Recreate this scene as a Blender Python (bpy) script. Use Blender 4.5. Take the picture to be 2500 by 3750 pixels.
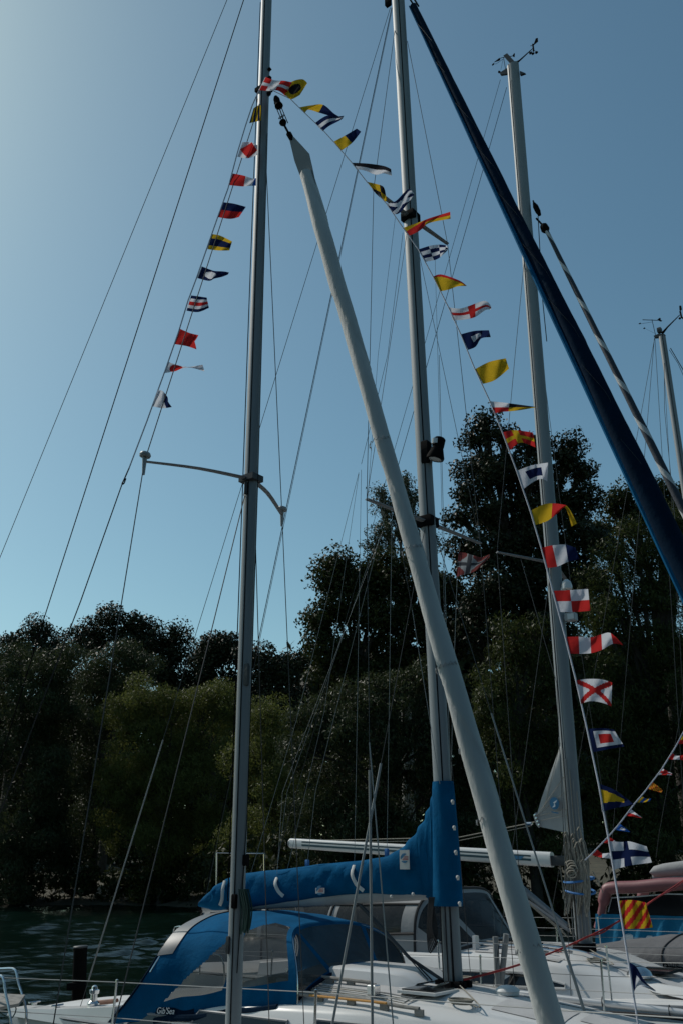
import bpy, math, random
import numpy as np
from math import sin, cos, pi, radians, tan, sqrt
from mathutils import Vector, Matrix

for o in list(bpy.data.objects): bpy.data.objects.remove(o)
SC = bpy.context.scene
COL = SC.collection
random.seed(7)

# ---------------------------------------------------------------- camera, sky, sun, exposure
FPX, PITCH, CZ = 3400.0, radians(20.7), 2.8
cam = bpy.data.cameras.new('camera'); camo = bpy.data.objects.new('camera', cam); COL.objects.link(camo)
camo.location = (0, 0, CZ); camo.rotation_euler = (pi/2 + PITCH, 0, 0)
cam.sensor_fit = 'VERTICAL'; cam.sensor_height = 36.0; cam.lens = 36.0*FPX/3750.0
cam.clip_start = 0.1; cam.clip_end = 2000
SC.camera = camo

SUN_EL, SUN_ROT = radians(44), radians(-55)
W = bpy.data.worlds.new('World'); SC.world = W; W.use_nodes = True
wn = W.node_tree.nodes; wl = W.node_tree.links
wn.clear()
sky = wn.new('ShaderNodeTexSky'); sky.sky_type = 'NISHITA'; sky.sun_disc = False
sky.sun_elevation = SUN_EL; sky.sun_rotation = SUN_ROT; sky.air_density = 1.0; sky.dust_density = 0.95; sky.ozone_density = 2.5
hs = wn.new('ShaderNodeHueSaturation'); hs.inputs['Saturation'].default_value = 1.08
bg = wn.new('ShaderNodeBackground'); bg.inputs['Strength'].default_value = 0.15
wo = wn.new('ShaderNodeOutputWorld')
wb = wn.new('ShaderNodeMix'); wb.data_type = 'RGBA'; wb.blend_type = 'MULTIPLY'; wb.inputs[0].default_value = 1.0; wb.inputs[7].default_value = (0.98, 1.16, 0.95, 1)
wl.new(sky.outputs[0], hs.inputs['Color']); wl.new(hs.outputs[0], wb.inputs[6]); wl.new(wb.outputs[2], bg.inputs['Color']); wl.new(bg.outputs[0], wo.inputs['Surface'])

sd = Vector((sin(SUN_ROT)*cos(SUN_EL), cos(SUN_ROT)*cos(SUN_EL), sin(SUN_EL)))
sl = bpy.data.lights.new('sun', 'SUN'); sl.energy = 4.6; sl.angle = radians(0.53); sl.color = (1.0, 0.95, 0.87)
so = bpy.data.objects.new('sun', sl); COL.objects.link(so); so.rotation_euler = sd.to_track_quat('Z', 'Y').to_euler(); so.location = (-30, 20, 40)

SC.view_settings.view_transform = 'Standard'; SC.view_settings.look = 'None'
SC.view_settings.exposure = -0.68; SC.view_settings.gamma = 1.0

# ---------------------------------------------------------------- geometry of the view (to place surveyed points)
FW = Vector((0, cos(PITCH), sin(PITCH))); UP = Vector((0, -sin(PITCH), cos(PITCH))); RT = Vector((1, 0, 0)); CAM = Vector((0, 0, CZ))
def ray(px, py): return FW + RT*((px-1250)/FPX) + UP*((1875-py)/FPX)
def P(px, py, Y):
    d = ray(px, py); return CAM + d*(Y/d.y)
HEAD = radians(38)
HV = Vector((cos(HEAD), -sin(HEAD), 0)); NV = Vector((-sin(HEAD), -cos(HEAD), 0)); ZV = Vector((0, 0, 1))
MAST = {1: Vector((-.775, 7.6, 0)), 2: Vector((1.23, 11.3, 0)), 3: Vector((3.46, 14.6, 0)), 4: Vector((8.0, 20.0, 0))}
MAST[5] = MAST[3] - NV*3.45
def L(b, l, w, z): return MAST[b] + HV*l + NV*w + ZV*z
def PW(b, px, py, w=0.0):
    d = ray(px, py); o = CAM - MAST[b]; t = (w - o.dot(NV))/d.dot(NV); return CAM + d*t
def PWl(b, px, py, w=0.0):
    v = PW(b, px, py, w) - MAST[b]; return v.dot(HV), v.z

# ---------------------------------------------------------------- materials
def newmat(name):
    m = bpy.data.materials.new(name); m.use_nodes = True
    nt = m.node_tree; b = nt.nodes['Principled BSDF']
    return m, nt, b
def coords(nt, kind='Object', scale=(1,1,1)):
    tc = nt.nodes.new('ShaderNodeTexCoord'); mp = nt.nodes.new('ShaderNodeMapping'); mp.inputs['Scale'].default_value = scale
    nt.links.new(tc.outputs[kind], mp.inputs['Vector']); return mp.outputs[0]
def noise(nt, vec, scale, detail=4, rough=.6):
    n = nt.nodes.new('ShaderNodeTexNoise'); n.inputs['Scale'].default_value = scale; n.inputs['Detail'].default_value = detail; n.inputs['Roughness'].default_value = rough
    nt.links.new(vec, n.inputs['Vector']); return n.outputs[0]
def ramp(nt, fac, stops):
    r = nt.nodes.new('ShaderNodeValToRGB'); e = r.color_ramp.elements
    while len(e) < len(stops): e.new(0.5)
    for k, (p, c) in enumerate(stops): e[k].position = p; e[k].color = (*c, 1)
    nt.links.new(fac, r.inputs[0]); return r.outputs[0]
def bump(nt, b, h, strength, dist):
    n = nt.nodes.new('ShaderNodeBump'); n.inputs['Strength'].default_value = strength; n.inputs['Distance'].default_value = dist
    nt.links.new(h, n.inputs['Height']); nt.links.new(n.outputs[0], b.inputs['Normal'])
MT = {}
def basic(key, col, rough=.5, metal=0.0, var=.15, scale=3.0, bmp=0.0, bscale=30.0, bdist=.01, stretch=(1,1,1), spec=.5):
    m, nt, b = newmat(key); v = coords(nt, 'Object', stretch)
    n = noise(nt, v, scale)
    lo = tuple(max(0, c*(1-var)) for c in col); hi = tuple(min(1, c*(1+var*.6)) for c in col)
    nt.links.new(ramp(nt, n, [(.3, lo), (.7, hi)]), b.inputs['Base Color'])
    b.inputs['Roughness'].default_value = rough; b.inputs['Metallic'].default_value = metal
    b.inputs['Specular IOR Level'].default_value = spec
    if bmp: bump(nt, b, noise(nt, v, bscale, 3), bmp, bdist)
    MT[key] = m; return m
basic('gelcoat', (.62,.62,.61), .25, var=.06, scale=1.2)
basic('gelcoat_nonskid', (.58,.58,.57), .55, var=.07, scale=2, bmp=.3, bscale=160, bdist=.002)
basic('skid', (.40,.40,.40), .8, var=.1, scale=5, bmp=.5, bscale=150, bdist=.003)
basic('hull_paint', (.58,.59,.60), .2, var=.05)
basic('grey_plastic', (.30,.31,.32), .45)
basic('trim_grey', (.13,.14,.15), .5, var=.2)
basic('mast_alu', (.19,.205,.22), .55, metal=.15, var=.12, scale=1.5, stretch=(6,6,.6))
basic('mast_white', (.20,.225,.24), .6, metal=.1, var=.14, scale=1.0, stretch=(4,4,.5))
basic('bright_alu', (.55,.56,.57), .35, metal=.4, var=.1)
basic('steel', (.62,.63,.64), .18, metal=1.0, var=.1)
basic('wire', (.035,.037,.04), .6, metal=.0, var=.2)
basic('wire_pale', (.22,.23,.23), .45, metal=.1, var=.1)
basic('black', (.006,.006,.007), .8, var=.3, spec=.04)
basic('dark_alu', (.045,.05,.055), .5, metal=.1, spec=.25)
basic('dark_glass', (.008,.009,.011), .08, var=.1)
basic('blue_canvas', (.001,.078,.185), .9, var=.2, scale=3.5, bmp=.45, bscale=20, bdist=.014, spec=.06)
basic('navy_canvas', (.002,.013,.031), .95, var=.25, scale=3, bmp=.4, bscale=12, bdist=.02, spec=.06)
basic('turq_cloth', (.004,.13,.25), .7, var=.2, scale=2, bmp=.6, bscale=5, bdist=.04, spec=.2)
basic('grey_canvas', (.12,.12,.125), .8, var=.15, scale=3, bmp=.5, bscale=8, bdist=.03, spec=.2)
basic('pale_canvas', (.30,.30,.30), .8, var=.1, scale=3, bmp=.4, bscale=9, bdist=.02, spec=.2)
basic('dark_canvas', (.02,.02,.022), .8, var=.3)
basic('sailcloth', (.44,.445,.435), .7, var=.10, scale=4, bmp=.35, bscale=14, bdist=.02, stretch=(1,1,.35), spec=.25)
basic('sail_grey', (.20,.215,.22), .8, var=.05, scale=3)
basic('pink_vinyl', (.20,.068,.076), .5, var=.12, bmp=.2, bscale=6)
basic('teak_grey', (.26,.25,.23), .85, var=.35, scale=14, stretch=(1,1,8), bmp=.4, bscale=40)
basic('teak_brown', (.16,.06,.03), .5, var=.3, scale=12)
basic('pile_black', (.005,.005,.005), .85, var=.4, bmp=.4, bscale=12, spec=.05)
basic('rope_tan', (.26,.24,.20), .9, var=.3, scale=40)
basic('rope_black', (.02,.02,.022), .9, var=.3, scale=30, bmp=.8, bscale=60)
basic('rope_green', (.015,.05,.04), .9, var=.3)
basic('rope_red', (.30,.014,.012), .8, var=.2)
basic('rope_blue', (.03,.16,.42), .7, var=.2)
basic('tape_white', (.48,.50,.58), .7, var=.06)
basic('strap_white', (.55,.55,.53), .7, var=.08)
basic('sail_blue', (.02,.05,.13), .8, var=.15)
basic('stripe_teal', (.01,.05,.07), .5)
basic('orange_paint', (.55,.26,.05), .6)
basic('logo_blue', (.03,.16,.30), .6, var=.05)
basic('logo_red', (.35,.03,.05), .6, var=.05)
basic('lettering_white', (.7,.72,.74), .6, var=.03)
basic('bark', (.035,.028,.022), .95, var=.4, scale=4, bmp=.7, bscale=10)
basic('birch_bark', (.25,.24,.22), .9, var=.5, scale=5, stretch=(1,1,4))
basic('lens', (.55,.57,.58), .15, var=.02)

def clear_vinyl(key, tint, opac):
    m = bpy.data.materials.new(key); m.use_nodes = True; nt = m.node_tree; nt.nodes.clear()
    out = nt.nodes.new('ShaderNodeOutputMaterial'); tr = nt.nodes.new('ShaderNodeBsdfTransparent'); tr.inputs[0].default_value = (*tint, 1)
    p = nt.nodes.new('ShaderNodeBsdfPrincipled'); p.inputs['Base Color'].default_value = (.10,.105,.11,1); p.inputs['Roughness'].default_value = .12
    v = coords(nt); n = noise(nt, v, 2.2, 3); bp = nt.nodes.new('ShaderNodeBump'); bp.inputs['Strength'].default_value = .5; bp.inputs['Distance'].default_value = .05
    nt.links.new(n, bp.inputs['Height']); nt.links.new(bp.outputs[0], p.inputs['Normal'])
    mx = nt.nodes.new('ShaderNodeMixShader'); mx.inputs[0].default_value = opac
    nt.links.new(tr.outputs[0], mx.inputs[1]); nt.links.new(p.outputs[0], mx.inputs[2]); nt.links.new(mx.outputs[0], out.inputs[0])
    MT[key] = m
clear_vinyl('vinyl', (.33,.34,.35), .30)

def flag_mat():
    m = bpy.data.materials.new('flag_cloth'); m.use_nodes = True; nt = m.node_tree; nt.nodes.clear()
    out = nt.nodes.new('ShaderNodeOutputMaterial'); at = nt.nodes.new('ShaderNodeAttribute'); at.attribute_name = 'print'
    d = nt.nodes.new('ShaderNodeBsdfDiffuse'); t = nt.nodes.new('ShaderNodeBsdfTranslucent'); mx = nt.nodes.new('ShaderNodeMixShader'); mx.inputs[0].default_value = .45
    nt.links.new(at.outputs['Color'], d.inputs[0]); nt.links.new(at.outputs['Color'], t.inputs[0])
    v = coords(nt); bp = nt.nodes.new('ShaderNodeBump'); bp.inputs['Strength'].default_value = .35; bp.inputs['Distance'].default_value = .02
    nt.links.new(noise(nt, v, 14, 2), bp.inputs['Height']); nt.links.new(bp.outputs[0], d.inputs['Normal']); nt.links.new(bp.outputs[0], t.inputs['Normal'])
    nt.links.new(d.outputs[0], mx.inputs[1]); nt.links.new(t.outputs[0], mx.inputs[2]); nt.links.new(mx.outputs[0], out.inputs[0])
    MT['flag'] = m
flag_mat()

def leaf_mat(key, c0, c1, transl=.25, rough=.38):
    m = bpy.data.materials.new(key); m.use_nodes = True; nt = m.node_tree; b = nt.nodes['Principled BSDF']; out = nt.nodes['Material Output']
    g = nt.nodes.new('ShaderNodeNewGeometry')
    c = ramp(nt, g.outputs['Random Per Island'], [(0, c0), (1, c1)])
    nt.links.new(c, b.inputs['Base Color']); b.inputs['Roughness'].default_value = rough; b.inputs['Specular IOR Level'].default_value = .2
    t = nt.nodes.new('ShaderNodeBsdfTranslucent'); nt.links.new(c, t.inputs[0])
    mx = nt.nodes.new('ShaderNodeMixShader'); mx.inputs[0].default_value = transl
    nt.links.new(b.outputs[0], mx.inputs[1]); nt.links.new(t.outputs[0], mx.inputs[2]); nt.links.new(mx.outputs[0], out.inputs[0])
    MT[key] = m
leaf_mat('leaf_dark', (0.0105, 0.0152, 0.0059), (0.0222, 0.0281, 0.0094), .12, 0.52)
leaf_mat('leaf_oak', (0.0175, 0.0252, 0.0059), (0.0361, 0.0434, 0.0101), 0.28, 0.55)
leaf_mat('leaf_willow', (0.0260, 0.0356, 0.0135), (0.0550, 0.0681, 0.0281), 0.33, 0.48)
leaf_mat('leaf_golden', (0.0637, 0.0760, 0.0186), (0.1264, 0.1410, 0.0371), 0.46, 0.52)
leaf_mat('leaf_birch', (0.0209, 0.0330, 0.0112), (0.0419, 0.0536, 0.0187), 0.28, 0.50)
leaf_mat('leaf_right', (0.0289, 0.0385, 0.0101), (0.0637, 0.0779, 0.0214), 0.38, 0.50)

def water_mat():
    m, nt, b = newmat('lake_water')
    b.inputs['Base Color'].default_value = (.003,.010,.0075,1); b.inputs['Roughness'].default_value = .06; b.inputs['IOR'].default_value = 1.33
    v = coords(nt, 'Object', (1.0, 1.7, 1)); v2 = coords(nt, 'Object', (1, 2.4, 1))
    n1 = noise(nt, v, .9, 3); n2 = noise(nt, v2, 3.2, 4)
    ad = nt.nodes.new('ShaderNodeMath'); ad.operation = 'MULTIPLY_ADD'; ad.inputs[1].default_value = .35
    nt.links.new(n2, ad.inputs[0]); nt.links.new(n1, ad.inputs[2])
    bump(nt, b, ad.outputs[0], .6, .06)
    MT['water'] = m
water_mat()
basic('ground', (.06,.055,.035), .95, var=.4, scale=.8, bmp=.6, bscale=3, bdist=.1)

def striped_sail():
    m, nt, b = newmat('striped_sail'); at = nt.nodes.new('ShaderNodeUVMap')
    sx = nt.nodes.new('ShaderNodeSeparateXYZ'); nt.links.new(at.outputs[0], sx.inputs[0])
    a = nt.nodes.new('ShaderNodeMath'); a.operation = 'MULTIPLY_ADD'; a.inputs[1].default_value = 16.0
    nt.links.new(sx.outputs[1], a.inputs[0]); nt.links.new(sx.outputs[0], a.inputs[2])
    fr = nt.nodes.new('ShaderNodeMath'); fr.operation = 'FRACT'; nt.links.new(a.outputs[0], fr.inputs[0])
    gt = nt.nodes.new('ShaderNodeMath'); gt.operation = 'GREATER_THAN'; gt.inputs[1].default_value = .24; nt.links.new(fr.outputs[0], gt.inputs[0])
    c = ramp(nt, gt.outputs[0], [(0, (.42,.43,.44)), (1, (.022,.030,.045))]); nt.links.new(c, b.inputs['Base Color'])
    b.inputs['Roughness'].default_value = .8
    bump(nt, b, noise(nt, coords(nt), 10, 3), .4, .02)
    MT['striped_sail'] = m
striped_sail()

# ---------------------------------------------------------------- mesh helpers
class MB:
    def __init__(s): s.v = []; s.f = []
    def add(s, vs, fs):
        k = len(s.v); s.v.extend(vs); s.f.extend([tuple(i+k for i in f) for f in fs]); return s
    def tube(s, pts, r, n=8, cap=True, flat=1.0):
        pts = [Vector(p) for p in pts]; k0 = len(s.v); m = len(pts)
        rs = r if isinstance(r, (list, tuple)) else [r]*m
        t0 = (pts[1]-pts[0]).normalized(); ref = Vector((0,0,1)) if abs(t0.z) < .9 else Vector((1,0,0))
        u = t0.cross(ref).normalized()
        for i, p in enumerate(pts):
            t = (pts[min(i+1, m-1)]-pts[max(i-1, 0)])
            t = t.normalized() if t.length > 1e-9 else t0
            u = (u - t*u.dot(t)); u = u.normalized() if u.length > 1e-6 else t.orthogonal().normalized()
            w = t.cross(u)
            for j in range(n):
                a = 2*pi*j/n; s.v.append(p + u*(rs[i]*cos(a)) + w*(rs[i]*flat*sin(a)))
        for i in range(m-1):
            for j in range(n):
                a = k0+i*n+j; b = k0+i*n+(j+1) % n; s.f.append((a, b, b+n, a+n))
        if cap:
            s.f.append(tuple(k0+j for j in reversed(range(n)))); s.f.append(tuple(k0+(m-1)*n+j for j in range(n)))
        return s
    def loft(s, rings, cap=True, closed=True):
        k0 = len(s.v); n = len(rings[0])
        for r in rings: s.v.extend([Vector(p) for p in r])
        for i in range(len(rings)-1):
            for j in range(n if closed else n-1):
                a = k0+i*n+j; b = k0+i*n+(j+1) % n; s.f.append((a, b, b+n, a+n))
        if cap and closed:
            s.f.append(tuple(k0+j for j in reversed(range(n)))); s.f.append(tuple(k0+(len(rings)-1)*n+j for j in range(n)))
        return s
    def box(s, c, ax, ay, az, bev=0.0):
        c = Vector(c); ax, ay, az = Vector(ax), Vector(ay), Vector(az)   # half axes
        def ring(zs, sh):
            q = []
            for sx, sy in ((-1,-1),(1,-1),(1,1),(-1,1)): q.append(c + ax*sx*sh + ay*sy*sh + az*zs)
            return q
        if bev: return s.loft([ring(-1, 1-bev), ring(-1+bev, 1), ring(1-bev, 1), ring(1, 1-bev)])
        return s.loft([ring(-1, 1), ring(1, 1)])
    def lathe(s, o, axis, prof, n=16):
        o = Vector(o); axis = Vector(axis).normalized(); u = axis.orthogonal().normalized(); w = axis.cross(u)
        return s.loft([[o + axis*h + (u*cos(2*pi*j/n) + w*sin(2*pi*j/n))*max(r, 1e-4) for j in range(n)] for h, r in prof])
    def sheet(s, rows):
        n = len(rows[0]); k0 = len(s.v)
        for r in rows: s.v.extend([Vector(p) for p in r])
        for i in range(len(rows)-1):
            for j in range(n-1):
                a = k0+i*n+j; s.f.append((a, a+1, a+n+1, a+n))
        return s
    def slab(s, pts, nrm, th):
        # closed prism from a polygon outline
        nrm = Vector(nrm).normalized()*th; pts = [Vector(p) for p in pts]; n = len(pts); k0 = len(s.v)
        s.v.extend([p + nrm*.5 for p in pts]); s.v.extend([p - nrm*.5 for p in pts])
        s.f.append(tuple(range(k0, k0+n))); s.f.append(tuple(k0+n+i for i in reversed(range(n))))
        for i in range(n):
            j = (i+1) % n; s.f.append((k0+i, k0+n+i, k0+n+j, k0+j))
        return s
ORG = {}
def link(o, parent):
    COL.objects.link(o)
    if parent is not None: o.parent = parent
def build(name, mb, mat, parent=None, smooth=True, ang=40, loc=None):
    if parent is not None: org = ORG[parent]
    else: org = Vector(loc) if loc is not None else Vector((0,0,0))
    me = bpy.data.meshes.new(name); me.from_pydata([tuple(Vector(v)-org) for v in mb.v], [], mb.f); me.update()
    import bmesh
    bm = bmesh.new(); bm.from_mesh(me); bmesh.ops.recalc_face_normals(bm, faces=bm.faces); bm.to_mesh(me); bm.free()
    me.materials.append(MT[mat] if isinstance(mat, str) else mat)
    if smooth:
        me.polygons.foreach_set('use_smooth', [True]*len(me.polygons)); me.set_sharp_from_angle(angle=radians(ang))
    o = bpy.data.objects.new(name, me); link(o, parent)
    if parent is None: o.location = org
    ORG[o] = org
    return o
def tag(o, label, cat=None, group=None, kind=None):
    if label: o['label'] = label
    if cat: o['category'] = cat
    if group: o['group'] = group
    if kind: o['kind'] = kind
    return o
def thing(name, label, cat, loc, group=None):
    o = bpy.data.objects.new(name, None); COL.objects.link(o); o.location = loc; o.empty_display_size = .3
    ORG[o] = Vector(loc); return tag(o, label, cat, group)
def wire(root, name, pts, r, mat='wire', n=6):
    return build(name, MB().tube(pts, r, n), mat, root)
def crom(pts, t):
    # Catmull-Rom through points, t in 0..1
    n = len(pts)-1; x = min(max(t, 0), 1)*n; i = min(int(x), n-1); f = x-i
    p0 = pts[max(i-1, 0)]; p1 = pts[i]; p2 = pts[i+1]; p3 = pts[min(i+2, n)]
    return tuple(.5*((2*b) + (-a+c)*f + (2*a-5*b+4*c-d)*f*f + (-a+3*b-3*c+d)*f*f*f) for a, b, c, d in zip(p0, p1, p2, p3))
def curve(pts, k): return [Vector(crom([tuple(p) for p in pts], i/(k-1))) for i in range(k)]
def text_part(name, body, size, origin, xdir, ydir, mat, parent, shear=0.0, spacing=1.0):
    cu = bpy.data.curves.new(name, 'FONT'); cu.body = body; cu.size = size; cu.shear = shear; cu.extrude = .001; cu.space_character = spacing
    to = bpy.data.objects.new(name, cu); COL.objects.link(to)
    dg = bpy.context.evaluated_depsgraph_get(); me = bpy.data.meshes.new_from_object(to.evaluated_get(dg))
    bpy.data.objects.remove(to)
    X = Vector(xdir).normalized(); Yd = Vector(ydir).normalized(); Zd = X.cross(Yd)
    org = ORG[parent]; vs = [Vector(origin) + X*v.co.x + Yd*v.co.y + Zd*v.co.z for v in me.vertices]
    for v, c in zip(me.vertices, vs): v.co = c - org
    me.materials.clear(); me.materials.append(MT[mat]); o = bpy.data.objects.new(name, me); link(o, parent); ORG[o] = org
    return o

# ---------------------------------------------------------------- setting: water, shore
def water_sheet():
    r = np.random.default_rng(5); ys = [9.0]
    while ys[-1] < 73: ys.append(ys[-1] + .05 + .0021*(ys[-1]-9)**1.15)
    ys = np.array(ys); xs = np.arange(-30, 4, .11); X, Yg = np.meshgrid(xs, ys); Z = np.zeros_like(X)
    for k in range(46):
        lam = .35*2.0**(r.random()*3.1); th = radians(-62) + r.normal()*.55; kx, ky = 2*pi/lam*cos(th), 2*pi/lam*sin(th)
        Z += .0062*lam**.9*np.sin(kx*X + ky*Yg + r.random()*6.28 + .6*np.sin(.31*X + .23*Yg + k))
    Z *= .62 + .62*np.sin(.33*X + .5*np.sin(.21*Yg))*np.sin(.27*Yg + 1)
    n, m = X.shape; V = np.stack([X, Yg, Z], -1).reshape(-1, 3)
    i = (np.arange(n-1)[:, None]*m + np.arange(m-1)[None, :]).ravel(); Fq = np.stack([i, i+1, i+m+1, i+m], 1)
    k0 = len(V); V = np.concatenate([V, np.array([(-260, -60, -.14), (260, -60, -.14), (260, 220, -.14), (-260, 220, -.14)])]); Fq = np.concatenate([Fq, [[k0, k0+1, k0+2, k0+3]]]).astype(np.int32)
    me = bpy.data.meshes.new('water'); me.vertices.add(len(V)); me.vertices.foreach_set('co', V.astype(np.float32).ravel())
    me.loops.add(Fq.size); me.loops.foreach_set('vertex_index', Fq.ravel()); me.polygons.add(len(Fq)); me.polygons.foreach_set('loop_start', np.arange(0, Fq.size, 4, dtype=np.int32))
    me.update(); me.polygons.foreach_set('use_smooth', np.ones(len(Fq), dtype=bool)); me.materials.append(MT['water'])
    o = bpy.data.objects.new('water', me); COL.objects.link(o); ORG[o] = Vector((0,0,0)); return o
tag(water_sheet(), 'dark green lake water with small ripples', kind='structure')
def shore(x):
    t = min(max((x+13)/16.0, 0), 1); t = t*t*(3-2*t); return 70 - 30*t + 1.2*sin(x*.21) + .6*sin(x*.53+1)
def gz(x, y):
    d = y - shore(x); return -1.2 + 1.6*min(max((d+2.5)/4.0, 0), 1) + (max(d-1.5, 0)*.06) + .15*sin(x*.9)*cos(y*.7)*(1 if d > 0 else 0)
rows = []
for j in range(60):
    y = 33 + 130*(j/59)**1.4; rows.append([(x, y, min(gz(x, y), 7)) for x in [-150 + 300*i/99 for i in range(100)]])
tag(build('lake_bank', MB().sheet(rows), 'ground'), 'earth bank rising behind the lake', kind='structure')

# ---------------------------------------------------------------- trees
rng = np.random.default_rng(11)
def fast_quads(name, V, mat, parent, org):
    n = len(V)//4
    me = bpy.data.meshes.new(name); me.vertices.add(len(V)); me.vertices.foreach_set('co', (V - np.array(org)).astype(np.float32).ravel())
    me.loops.add(len(V)); me.loops.foreach_set('vertex_index', np.arange(len(V), dtype=np.int32))
    me.polygons.add(n); me.polygons.foreach_set('loop_start', np.arange(0, len(V), 4, dtype=np.int32))
    me.update(); me.materials.append(MT[mat])
    o = bpy.data.objects.new(name, me); link(o, parent); ORG[o] = Vector(org); return o
def unit(a): return a/np.maximum(np.linalg.norm(a, axis=1, keepdims=True), 1e-9)
def leaves(C, size, ratio, droop, jit=.6):
    C, n = C; k = len(C)
    nr = unit(n*.8 + rng.normal(size=(k, 3))*.62)
    d = rng.normal(size=(k, 3)); d[:, 2] -= 2.6*droop; d[:, 0] += 1.3*droop
    d = unit(d - nr*np.sum(d*nr, axis=1, keepdims=True)); b = np.cross(nr, d)
    s = size*(1 + jit*(rng.random((k, 1))-.5))
    A = d*s*.5; B = b*s*ratio*.5
    V = np.empty((k, 4, 3)); V[:, 0] = C-A; V[:, 1] = C-A*.1+B; V[:, 2] = C+A; V[:, 3] = C-A*.1-B
    return V.reshape(-1, 3)
def lobe_points(c, rx, ry, rz, dens, clr, ragged=.16):
    """leaf positions and outward normals: twig clumps sitting over the surface of a limb's foliage mass"""
    c = np.array(c); R = np.array([rx, ry, rz]); N = int(pi*rx*rz*dens); rm = (rx*ry*rz)**(1/3)
    ns = int(min(26, max(7, 3.2*(rm/clr)**1.3)))
    sd_ = unit(rng.normal(size=(ns, 3))); sc_ = c + sd_*R*(.55 + .38*rng.random((ns, 1)))
    sr = clr*(.55 + .75*rng.random((ns, 1)))
    pick = rng.choice(ns, size=N, p=(sr[:, 0]**2)/np.sum(sr[:, 0]**2))
    d = unit(rng.normal(size=(N, 3))); rad = sr[pick]*(.72 + .34*rng.random((N, 1))**1.2)
    p = sc_[pick] + d*rad*np.array([1, 1, .8]) + rng.normal(size=(N, 3)).clip(-1.5, 1.5)*ragged*clr
    n = unit(.75*d + .5*sd_[pick])
    m = int(N*.28); q = unit(rng.normal(size=(m, 3)))*(.35 + .55*rng.random((m, 1)))
    p = np.concatenate([p, c + q*R]); n = np.concatenate([n, unit(q)])
    return p, n, sc_
TREES = []
def tree(name, label, Y, lobes, kind, mat, bark='bark', dens=260, leafs=.2, ratio=.62, droop=.1, clr=.55, per=34, group=None, base=None):
    cs = [(P(px, py, Y), rx, ry) for px, py, rx, ry in lobes]
    k = [(c, (c-CAM).dot(FW)/FPX) for c, _, _ in cs]
    zmin = min(c.z for c in [q[0] for q in cs]); bx = base if base is not None else sum(c.x for c, _, _ in cs)/len(cs)
    gy = max(Y, shore(bx)+.8); root_loc = Vector((bx, gy, min(gz(bx, gy), 7)-.1))
    t = thing(name, label, kind, root_loc, group)
    pts = []; nrs = []; tb = MB(); top = max(c.z for c, _, _ in cs); hub = []
    for (c, rx, ry), (_, m) in zip(cs, k):
        wx, wz = rx*m, ry*m*1.02
        yo = (rng.random()-.5)*min(wx, 3)*.8
        cc = (c.x, c.y+yo, c.z)
        pp, nn, cl = lobe_points(cc, wx, min(wx, wz*1.3)*.9, wz, dens, clr); pts.append(pp); nrs.append(nn); hub.append((Vector(cc), wx, cl))
    # trunk and limbs
    H = top - root_loc.z; r0 = .018*H+.06
    cx = bx; mid = Vector((cx + rng.normal()*.2, gy, root_loc.z + H*.45)); tip = max(hub, key=lambda h: h[0].z)[0]
    tr = curve([root_loc - Vector((0,0,.4)), root_loc.lerp(mid, .5) + Vector((rng.normal()*.15, 0, 0)), mid, mid.lerp(tip, .55), tip], 14)
    tb.tube(tr, [r0*(1-.93*i/13) for i in range(14)], 9)
    for c, wx, cl in hub:
        a = mid.lerp(tip, float(rng.random())*.5) if c.z > mid.z else root_loc.lerp(mid, .5 + .45*float(rng.random()))
        if c.z < a.z - .5: a = root_loc.lerp(mid, max(.15, (c.z-root_loc.z)/max(H, 1)*.9))
        lm = curve([a, a.lerp(c, .5) + Vector((0, 0, .05*wx)), c], 6); tb.tube(lm, [r0*.42*(1-.75*i/5) for i in range(6)], 6)
        for q in cl[::max(1, len(cl)//14)]:
            q = Vector(q); tb.tube([c.lerp(a, .25), c.lerp(q, .55) + Vector((0,0,.1)), q], [r0*.13, r0*.08, .012], 4, cap=False)
    build('trunk', tb, bark, t)
    C = np.concatenate(pts); Nn = np.concatenate(nrs); ok = C[:, 2] > .15; C = C[ok]; Nn = Nn[ok]
    fast_quads('crown', leaves((C, Nn), leafs, ratio, droop), mat, t, root_loc)
    TREES.append(len(C)); return t
OAK = dict(kind='tree', mat='leaf_dark', leafs=.27, dens=200, clr=1.15)
WIL = dict(kind='tree', mat='leaf_willow', leafs=.25, ratio=.26, droop=.42, clr=1.0, dens=345)
BACK = 'trees on the bank behind the willows'
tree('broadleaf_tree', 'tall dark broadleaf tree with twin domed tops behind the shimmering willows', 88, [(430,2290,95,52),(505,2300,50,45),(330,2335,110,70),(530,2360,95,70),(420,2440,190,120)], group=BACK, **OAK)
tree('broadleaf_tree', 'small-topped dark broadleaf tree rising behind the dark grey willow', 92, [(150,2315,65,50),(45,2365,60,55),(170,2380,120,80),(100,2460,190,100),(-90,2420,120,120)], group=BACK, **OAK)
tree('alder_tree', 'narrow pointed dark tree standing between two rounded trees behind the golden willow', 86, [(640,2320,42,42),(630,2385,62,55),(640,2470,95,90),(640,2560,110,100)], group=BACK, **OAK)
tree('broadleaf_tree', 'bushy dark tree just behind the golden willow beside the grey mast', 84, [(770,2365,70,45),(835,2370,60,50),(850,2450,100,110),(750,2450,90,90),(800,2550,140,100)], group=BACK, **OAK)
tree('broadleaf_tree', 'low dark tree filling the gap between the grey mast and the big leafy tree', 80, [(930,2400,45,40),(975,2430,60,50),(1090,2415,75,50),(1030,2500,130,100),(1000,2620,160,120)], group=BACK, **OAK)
tree('willow_tree', 'dark grey willow hanging low over the black shaded water', 72, [(60,2420,120,70),(200,2440,120,70),(90,2560,190,130),(220,2620,110,120),(60,2780,190,170),(190,2860,120,150),(50,3020,200,170),(210,3060,130,140),(-140,2700,160,260),(60,3200,220,110)], **WIL)
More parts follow.
